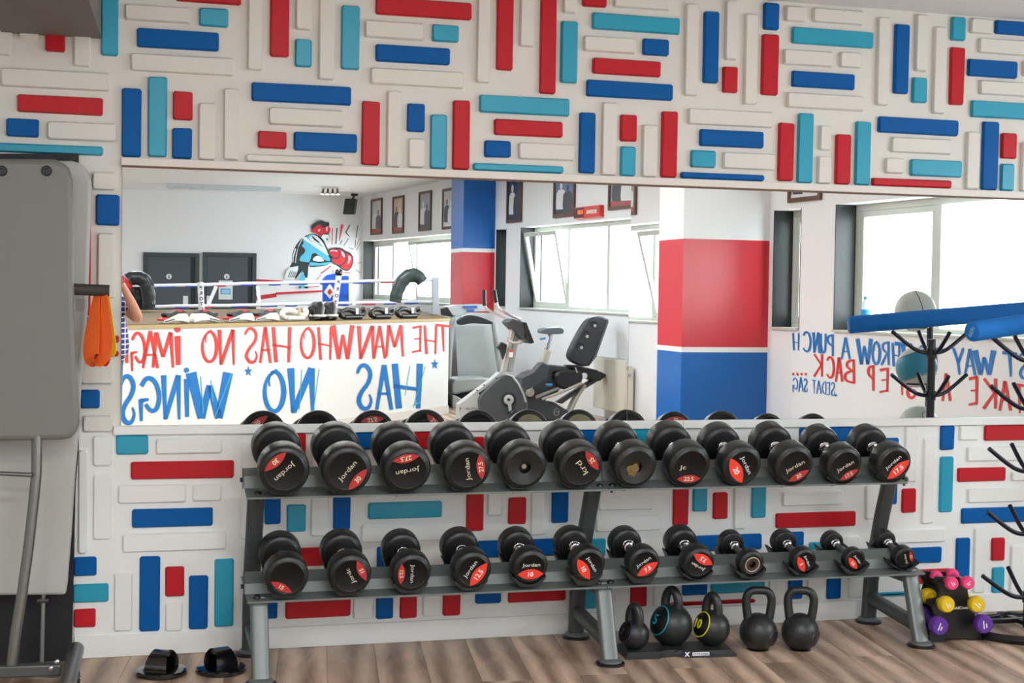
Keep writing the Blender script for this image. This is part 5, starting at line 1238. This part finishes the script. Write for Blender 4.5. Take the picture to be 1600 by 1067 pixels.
pr6(U, 'seat', mat('seat_grey', (84, 98, 104), .4), [(694,345),(720,332),(800,325),(850,330),(855,360),(840,374),(700,374)], Y_+.5, .20, .02, 1)
pr6(U, 'seat_top', lightg, [(780,328),(820,323),(852,332),(856,350),(810,342)], Y_+.5, .18, .01)
tb6(U, 'seat_post', chrome, [(778,372,Y_+.5),(745,492,Y_+.5)], .03); tb6(U, 'seat_sleeve', beige, [(752,488,Y_+.5),(724,590,Y_+.5)], .05)
pr6(U, 'seat_beam', shroud, [(560,680),(640,640),(700,572),(760,590),(740,680),(620,760),(560,780)], Y_+.45, .16, .015)
tb6(U, 'lever', bluep, [(700,410,Y_+.4),(738,404,Y_+.4)], .012)
tb6(U, 'rear_foot', beige, [(640,1150,Y_+.2),(640,1150,Y_-.2)], .03)
MB().box((a.x-.18, -Y_-.25, 0), (a.x-.08, -Y_+.25, .06)).build('front_foot', lightg, U, bevel=.01)
# recumbent bike
Y_ = 10.15
a = q6(800, 900, Y_)
Rb = thing('recumbent_bike', 'charcoal recumbent bike with tall black back rest, seen in the mirror', 'exercise bike', (a.x, -Y_, 0))
pr6(Rb, 'side_cover', shroud, [(520,690),(600,632),(700,625),(770,640),(790,720),(850,765),(700,850),(780,850),(840,890),(930,940),(935,1000),(880,1120),(540,1120),(500,900)], Y_, .18, .02, 1)
pr6(Rb, 'neck', shroud, [(655,622),(700,572),(760,588),(900,604),(890,628),(780,640),(760,665),(700,650)], Y_-.02, .16, .012)
hub(Rb, 738, 628, Y_-.12, .052, dk_, 'logo_disc'); 
c = q6(738, 628, Y_-.145); MB().tube([c+Vector((math.cos(t)*.036,0,math.sin(t)*.036)) for t in [2*PI*k/24 for k in range(24)]], .003, 6, closed=True).build('logo_ring', lightg, Rb); MB().tube([c+Vector((x,0,z)) for x, z in ((-.022,-.008),(-.005,.012),(.004,-.004),(.022,.01))], .0035, 6).build('logo_wave', lightg, Rb)
c = q6(818, 930, Y_-.10); MB().tube([c+Vector((math.cos(t)*.032,0,math.sin(t)*.042)) for t in [2*PI*k/24 for k in range(24)]], .003, 6, closed=True).build('logo_ring', lightg, Rb); MB().tube([c+Vector((x,0,z)) for x, z in ((-.022,-.008),(-.005,.012),(.004,-.004),(.022,.01))], .0035, 6).build('logo_wave', lightg, Rb)
hub(Rb, 630, 790, Y_-.10, .078, dk_, 'crank_disc'); hub(Rb, 628, 790, Y_-.13, .052, beige, 'crank_boss')
tb6(Rb, 'crank_arm', lightg, [(628,790,Y_-.15),(640,740,Y_-.15),(652,692,Y_-.15)], [.026,.02,.017])
pr6(Rb, 'pedal', dk_, [(612,678),(680,668),(720,680),(716,704),(650,708)], Y_-.2, .09, .008)
pr6(Rb, 'seat_cushion', dk_, [(770,640),(905,618),(985,640),(965,740),(860,770),(790,740)], Y_-.02, .34, .03, 1)
tb6(Rb, 'seat_rail', lightg, [(668,826,Y_-.12),(820,765,Y_-.12),(975,706,Y_-.12)], .020); tb6(Rb, 'seat_rail', beige, [(715,838,Y_-.2),(850,790,Y_-.2),(1000,722,Y_-.2)], .017)
pr6(Rb, 'rail_beam', shroud, [(810,860),(1010,730),(1060,700),(1100,712),(950,800),(850,870)], Y_, .10, .01)
pr6(Rb, 'seat_carriage', dk_, [(884,592),(990,610),(1120,640),(1157,660),(1150,675),(1104,708),(1070,710),(1020,690),(980,650),(890,606)], Y_-.03, .20, .012)
hub(Rb, 1015, 672, Y_-.15, .036, signm, 'carriage_badge')
tb6(Rb, 'rear_leg', beige, [(1022,735,Y_-.08),(960,830,Y_-.08),(915,930,Y_-.08),(860,1060,Y_-.08)], .024); tb6(Rb, 'rear_leg', lightg, [(985,745,Y_+.05),(930,850,Y_+.05),(880,960,Y_+.05)], .022)
back = [(900,560),(890,515),(935,420),(990,320),(1030,270),(1070,248),(1125,245),(1165,258),(1170,285),(1130,400),(1080,530),(1040,590),(1010,606),(955,592)]
pr6(Rb, 'back_rest', mat('backrest_grey', (46, 51, 56), .38, var=.1), back, Y_-.06, .14, .03, 1)
pr6(Rb, 'back_shell', mat('shell_grey', (96, 104, 108), .35), [(1130,248),(1170,262),(1172,290),(1085,535),(1030,602),(1050,560),(1110,400),(1150,290)], Y_-.02, .20, .01)
for x, y, r_ in ((1086,308,.042),(1030,385,.046),(990,465,.048)):
    c = q6(x, y, Y_-.135); MB().lathe(c, (0,1,0), [(-.02,0),(-.02,r_),(-.006,r_*1.12),(.004,r_*1.0),(.002,r_*.8),(-.012,r_*.6),(-.012,0)], 24).build('vent_hole', dk_, Rb, smooth=True, angle=60); MB().lathe(c+Vector((.010,.008,-.010)), (0,1,0), [(-.003,0),(-.003,r_*.45),(.003,r_*.4),(.003,0)], 18).build('vent_glint', lightg, Rb, smooth=True)  # pale discs paint the highlights in the vent holes
tb6(Rb, 'lever', bluep, [(740,736,Y_-.25),(785,738,Y_-.25)], .018)
tb6(Rb, 'adjust_lever', lightg, [(952,612,Y_-.2),(965,650,Y_-.2)], .008)
tb6(Rb, 'bottom_handle', dk_, [(886,600,Y_-.2),(960,602,Y_-.22),(1050,625,Y_-.22),(1110,640,Y_-.2)], .014)
MB().box((q6(900,900,Y_).x-.04, -Y_-.3, 0), (q6(900,900,Y_).x+.04, -Y_+.3, .06)).build('rear_foot', shroud, Rb, bevel=.01)
# radiator on the window wall
y0, y1 = abs(VW(944, 600).y), abs(VW(993, 610).y); zt = VW(960, 559).z
ra = thing('radiator', 'white flat panel radiator under the middle window, split by the mirror joint', 'radiator', (wallX((y0+y1)/2)-.08, -(y0+y1)/2, .12))
def wslab(m, ya, yb, z0, z1, o0, o1):
    m.add([(wallX(ya)+o0,-ya,z0),(wallX(yb)+o0,-yb,z0),(wallX(yb)+o1,-yb,z0),(wallX(ya)+o1,-ya,z0),(wallX(ya)+o0,-ya,z1),(wallX(yb)+o0,-yb,z1),(wallX(yb)+o1,-yb,z1),(wallX(ya)+o1,-ya,z1)],[(0,3,2,1),(4,5,6,7),(0,1,5,4),(1,2,6,5),(2,3,7,6),(3,0,4,7)]); return m
radm = mat('radiator_cream', (222, 218, 204), .35, var=.03)
wslab(MB(), y1, y0, .12, zt, -.15, -.03).build('panel', radm, ra, bevel=.008)
wslab(MB(), y1+.02, y0-.02, zt-.004, zt+.006, -.14, -.04).build('top_grille', lightg, ra)
c = Vector((wallX(y1)-.10, -y1+.02, zt-.09)); MB().lathe(c, (0,1,0), [(-.02,.0),(-.02,.022),(.03,.022),(.035,0)], 16).build('valve_knob', lightg, ra, smooth=True, angle=40)
for yy in (y1+.15, y0-.15): wslab(MB(), yy-.02, yy+.02, .2, zt-.1, -.03, .0).build('wall_bracket', radm, ra)
# bottle on the sill
yb = abs(VW(1350, 480, -.06).y); bx = wallX(yb)+.07; zt = VW(1350, 464, -.07).z; z0 = ZS+.021
bo = thing('water_bottle', 'small clear water bottle with blue label and cap on the near window sill', 'bottle', (bx, -yb, z0)); hb = zt-z0
petm = mat('bottle_clear', (206, 228, 236), .12, spec=.6)
MB().lathe((bx, -yb, z0), (0,0,1), [(0,0),(0,.036),(.01,.04),(hb*.6,.04),(hb*.75,.036),(hb*.88,.016),(hb*.92,.015),(hb*.92,0)], 24).build('body', petm, bo, smooth=True, angle=50)
MB().lathe((bx, -yb, z0+hb*.30), (0,0,1), [(0,.0405),(hb*.32,.0412)], 24).build('label', mat('label_blue', (40, 150, 214), .4), bo, smooth=True)
MB().lathe((bx, -yb, z0+hb*.92), (0,0,1), [(0,.017),(hb*.08,.017),(hb*.08,0)], 18).build('cap', mat('cap_blue', (60, 140, 220), .4), bo, smooth=True, angle=40)
# medicine ball tree
BYY = .80
br = thing('ball_rack', 'black upright ball rack holding three medicine balls, seen in the mirror', 'rack', V(1430, 600, BYY+.17)*1)
px_ = V(1449, 600, BYY+.22); br.location = (px_.x, px_.y, 0)
MB().lathe((px_.x, px_.y, .02), (0,0,1), [(0,0),(0,.018),(1.40,.018),(1.40,0)], 16).build('pole', blackm, br, smooth=True)
MB().lathe((px_.x, px_.y, 0), (0,0,1), [(0,0),(0,.2),(.015,.2),(.02,.19),(.02,0)], 32).build('base_plate', blackm, br, smooth=True, angle=40)
wb = mat('ball_white', (218, 222, 212), .45, var=.04); tb_ = mat('ball_teal', (60, 150, 178), .45, var=.05); pg = mat('ball_pale_green', (196, 206, 196), .45, var=.05)
for i, (x, y, m_, lab) in enumerate(((1428.5, 486, wb, 'pale grey medicine ball with dark seam lines, topmost, before the near window'), (1430, 574, tb_, 'turquoise and white medicine ball, middle of the ball rack'), (1433, 665, pg, 'pale green white medicine ball with a round number mark, lowest visible'))):
    c = V(x, y, BYY); R = .112; B_ = thing('medicine_ball', lab, 'medicine ball', c - Vector((0,0,R)), 'medicine balls on the rack')
    MB().lathe(c, (0.2,.3,1), [(-math.cos(PI*k/20)*R, math.sin(PI*k/20)*R) for k in range(21)], 36).build('ball_skin', wb if i == 1 else m_, B_, smooth=True, angle=180)
    vdir = (Vector((c.x, c.y, c.z)) - flip(O3)); vdir = Vector((-.15, 1, 0)).normalized()
    def arc(nm, mm_, ax_, h_, r_=.0022):
        ax_ = Vector(ax_).normalized(); rr_ = math.sqrt(max(R*R-h_*h_, 1e-6)); e = ax_.cross(Vector((.3,.2,.9))).normalized(); f = ax_.cross(e)
        MB().tube([c+ax_*h_+(e*math.cos(t)+f*math.sin(t))*rr_ for t in [2*PI*k/40 for k in range(40)]], r_, 6, closed=True).build(nm, mm_, B_)
    if i == 0: arc('seam', dk_, (1,.35,.3), .02); arc('seam', dk_, (-.5,.2,1), -.05); arc('seam', dk_, (.2,.6,-.8), .07)
    if i == 1:
        for ax_, a0_, a1_ in (((.25,.25,-.9), .30, .62),):
            ax_ = Vector(ax_).normalized()
            MB().lathe(c, ax_, [(-math.cos(PI*k/40)*R*1.006, math.sin(PI*k/40)*R*1.006) for k in range(10, 27)], 36).build('turquoise_panel', tb_, B_, smooth=True, angle=180)
        arc('seam', dk_, (.25,.25,-.9), .055, .0016); arc('seam', dk_, (.25,.25,-.9), -.075, .0016)
    if i == 2:
        fd = Vector((.1,.8,.55)).normalized(); fd = Vector((-.12, -0.8, .58)).normalized() if False else Vector((0,.82,.57)); e = Vector((1,0,0)); f = fd.cross(e)
        MB().tube([c+fd*R*.96+(e*math.cos(t)+f*math.sin(t))*.03 for t in [2*PI*k/24 for k in range(24)]], .0018, 6, closed=True).build('number_ring', dk_, B_)
        text('number', '3', dk_, B_, c+fd*R*1.0, -e, f if f.z > 0 else -f, .03)
    ring_c = c - Vector((0,0,R*.80)); MB().tube([ring_c+Vector((math.cos(t)*.068, math.sin(t)*.068, 0)) for t in [2*PI*k/24 for k in range(24)]], .006, 8, closed=True).build('ball_ring', blackm, br, smooth=True)
    MB().bar(ring_c - Vector((0,.066,0)), Vector((px_.x, px_.y, ring_c.z)), .012, .012).build('ring_arm', blackm, br)

# ================================================================== THE PHOTOGRAPHER (stands behind the camera, half seen in the mirror)
def skin(name, verts, edges, radii, m_, parent, sub=2):
    me = bpy.data.meshes.new(name); me.from_pydata([tuple(v) for v in verts], edges, []); me.materials.append(m_)
    o = bpy.data.objects.new(name, me); COL.objects.link(o)
    md = o.modifiers.new('skin', 'SKIN'); md.use_smooth_shade = True
    for i, r_ in enumerate(radii):
        me.skin_vertices[0].data[i].radius = (r_, r_) if not isinstance(r_, tuple) else r_
    me.skin_vertices[0].data[0].use_root = True
    s_ = o.modifiers.new('sub', 'SUBSURF'); s_.levels = sub; s_.render_levels = sub
    if parent: o.parent = parent; o.location = -wloc(parent)
    return o
skinm = mat('skin', (188, 134, 112), .5, var=.05); hairm = mat('hair_brown', (58, 42, 32), .6, var=.3, scale=80, bump=.5, bscale=200)
jean = mat('denim', (86, 122, 150), .7, var=.15, scale=60)
plaid = bpy.data.materials.new('plaid_cotton'); plaid.use_nodes = True; nt = plaid.node_tree; b = nt.nodes['Principled BSDF']; b.inputs['Roughness'].default_value = .8
tc = nt.nodes.new('ShaderNodeTexCoord'); sp_ = nt.nodes.new('ShaderNodeSeparateXYZ'); nt.links.new(tc.outputs['Object'], sp_.inputs[0]); fac = None
for ax_ in ('X', 'Z'):
    mu = nt.nodes.new('ShaderNodeMath'); mu.operation = 'MULTIPLY'; mu.inputs[1].default_value = 22 if ax_ == 'Z' else 26; nt.links.new(sp_.outputs[ax_], mu.inputs[0])
    fr_ = nt.nodes.new('ShaderNodeMath'); fr_.operation = 'FRACT'; nt.links.new(mu.outputs[0], fr_.inputs[0])
    lt = nt.nodes.new('ShaderNodeMath'); lt.operation = 'LESS_THAN'; lt.inputs[1].default_value = .2; nt.links.new(fr_.outputs[0], lt.inputs[0])
    if fac is None: fac = lt
    else:
        mx_ = nt.nodes.new('ShaderNodeMath'); mx_.operation = 'MAXIMUM'; nt.links.new(fac.outputs[0], mx_.inputs[0]); nt.links.new(lt.outputs[0], mx_.inputs[1]); fac = mx_
mc_ = nt.nodes.new('ShaderNodeMix'); mc_.data_type = 'RGBA'; mc_.inputs[6].default_value = (*lin((34, 52, 116)), 1); mc_.inputs[7].default_value = (*lin((226, 222, 232)), 1)
nt.links.new(fac.outputs[0], mc_.inputs[0]); nt.links.new(mc_.outputs[2], b.inputs['Base Color'])
py = -CAM_D
P_ = thing('person', 'person in a blue checked shirt and jeans holding a camera, at the mirror left edge', 'person', (-.13, py-.28, 0))
Vv = [(-.13,py-.28,.95),(-.13,py-.28,1.12),(-.125,py-.28,1.30),(-.11,py-.27,1.42),(-.09,py-.26,1.49),(-.06,py-.25,1.555),(-.055,py-.25,1.63),(-.055,py-.255,1.69),
      (.055,py-.28,1.395),(.195,py-.20,1.25),(.130,py-.13,1.40),(.066,py-.10,1.535),(.05,py-.095,1.575),
      (-.285,py-.28,1.395),(-.37,py-.19,1.20),(-.21,py-.12,1.40),(-.10,py-.10,1.52),(-.085,py-.095,1.55),
      (-.045,py-.28,.90),(-.03,py-.27,.50),(-.03,py-.30,.10),(-.03,py-.20,.05),(-.215,py-.28,.90),(-.24,py-.27,.50),(-.25,py-.30,.10),(-.25,py-.20,.05)]
Ee = [(0,1),(1,2),(2,3),(3,4),(4,5),(5,6),(6,7),(3,8),(8,9),(9,10),(10,11),(11,12),(3,13),(13,14),(14,15),(15,16),(16,17),(0,18),(18,19),(19,20),(20,21),(0,22),(22,23),(23,24),(24,25)]
Rr_ = [.13,.125,.135,.09,.055,.07,.088,.065,.058,.052,.046,.028,.03,.058,.040,.040,.027,.03,.085,.055,.04,.035,.085,.055,.04,.035]
body = skin('body', Vv, Ee, Rr_, skinm, P_)
# hands with five fingers each, curled round the camera body
for s_, (hx, hy, hz) in ((1, Vv[12]), (-1, Vv[17])):
    for k, ln in enumerate((.055, .062, .058, .046)):
        b_0 = Vector((hx, hy+.0, hz+.028-.019*k)); d1 = Vector((-s_*.55, .45, 0)); p = [b_0, b_0+d1*ln*.5+Vector((0,.012,0)), b_0+d1*ln*1.0+Vector((-s_*.002,.004,0)), b_0+d1*ln*1.25+Vector((-s_*.018,-.010,0))]
        MB().tube(p, [.0095,.009,.0085,.0065], 10).build('finger', skinm, P_, smooth=True)
    MB().tube([(hx-s_*.005, hy-.02, hz-.02), (hx-s_*.03, hy-.025, hz-.028), (hx-s_*.052, hy-.012, hz-.022)], [.012,.0105,.008], 10).build('thumb', skinm, P_, smooth=True)
sv = [(-.13,py-.28,.84),(-.13,py-.28,1.12),(-.125,py-.28,1.30),(-.11,py-.275,1.42),(.035,py-.28,1.395),(.125,py-.235,1.315),(-.285,py-.28,1.395),(-.335,py-.23,1.30)]
shirt = skin('checked_shirt', sv, [(0,1),(1,2),(2,3),(3,4),(4,5),(3,6),(6,7)], [.285,.265,.225,.12,.085,.07,.075,.062], plaid, P_)
jv = [(-.13,py-.28,.96),(-.045,py-.28,.86),(-.03,py-.27,.48),(-.03,py-.29,.10),(-.215,py-.28,.86),(-.24,py-.27,.48),(-.25,py-.29,.10)]
skin('jeans', jv, [(0,1),(1,2),(2,3),(0,4),(4,5),(5,6)], [.175,.125,.095,.08,.125,.095,.08], jean, P_)
for x in (-.03, -.25):
    MB().lathe((x, py-.30, .0), (0,0,1), [(0,0),(0,.05),(.03,.052),(.07,.045),(.09,.04),(.09,0)], 20).build('shoe', dk_, P_, smooth=True)
    m = MB(); m.tube([(x,py-.30,.045),(x,py-.24,.045),(x,py-.17,.036),(x,py-.13,.03)], [.05,.048,.044,.028], 14, sq=.8); m.build('shoe_toe', dk_, P_, smooth=True)
hc = Vector((-.055, py-.27, 1.665))
MB().lathe(hc, (0,-.25,1), [(-.07,.098),(-.03,.108),(.02,.106),(.06,.085),(.09,.04),(.098,0)], 24).build('hair', hairm, P_, smooth=True, angle=180)
for sx_ in (-1, 1): MB().lathe(Vector((-.055+sx_*.034, py-.168, 1.635)), (0,1,0), [(-.01,0),(-.01,.012),(0,.012),(.006,.008),(.008,0)], 14).build('eye', whitep, P_, smooth=True); MB().lathe(Vector((-.055+sx_*.092, py-.26, 1.62)), (sx_,0,0), [(-.005,0),(-.005,.028),(.008,.03),(.014,.018),(.014,0)], 14).build('ear', skinm, P_, smooth=True)
MB().tube([(-.055,py-.160,1.635),(-.055,py-.146,1.60),(-.055,py-.152,1.592)], [.010,.016,.012], 10).build('nose', skinm, P_, smooth=True)
MB().tube([(-.08,py-.168,1.565),(-.055,py-.160,1.563),(-.03,py-.168,1.565)], [.004,.007,.004], 8).build('mouth', mat('lips', (168, 92, 88), .5), P_, smooth=True)
cm = thing('camera', 'black camera held up to the face of the person', 'camera', (-.015, py-.09, 1.56))
MB().box((-.085, py-.125, 1.545), (.055, py-.075, 1.635)).build('camera_body', plastic, cm, bevel=.01)
MB().lathe((0, py-.08, 1.595), (0,1,0), [(0,.034),(.05,.034),(.052,.031),(.050,.028),(.048,0)], 28).build('lens', plastic, cm, smooth=True, angle=40)
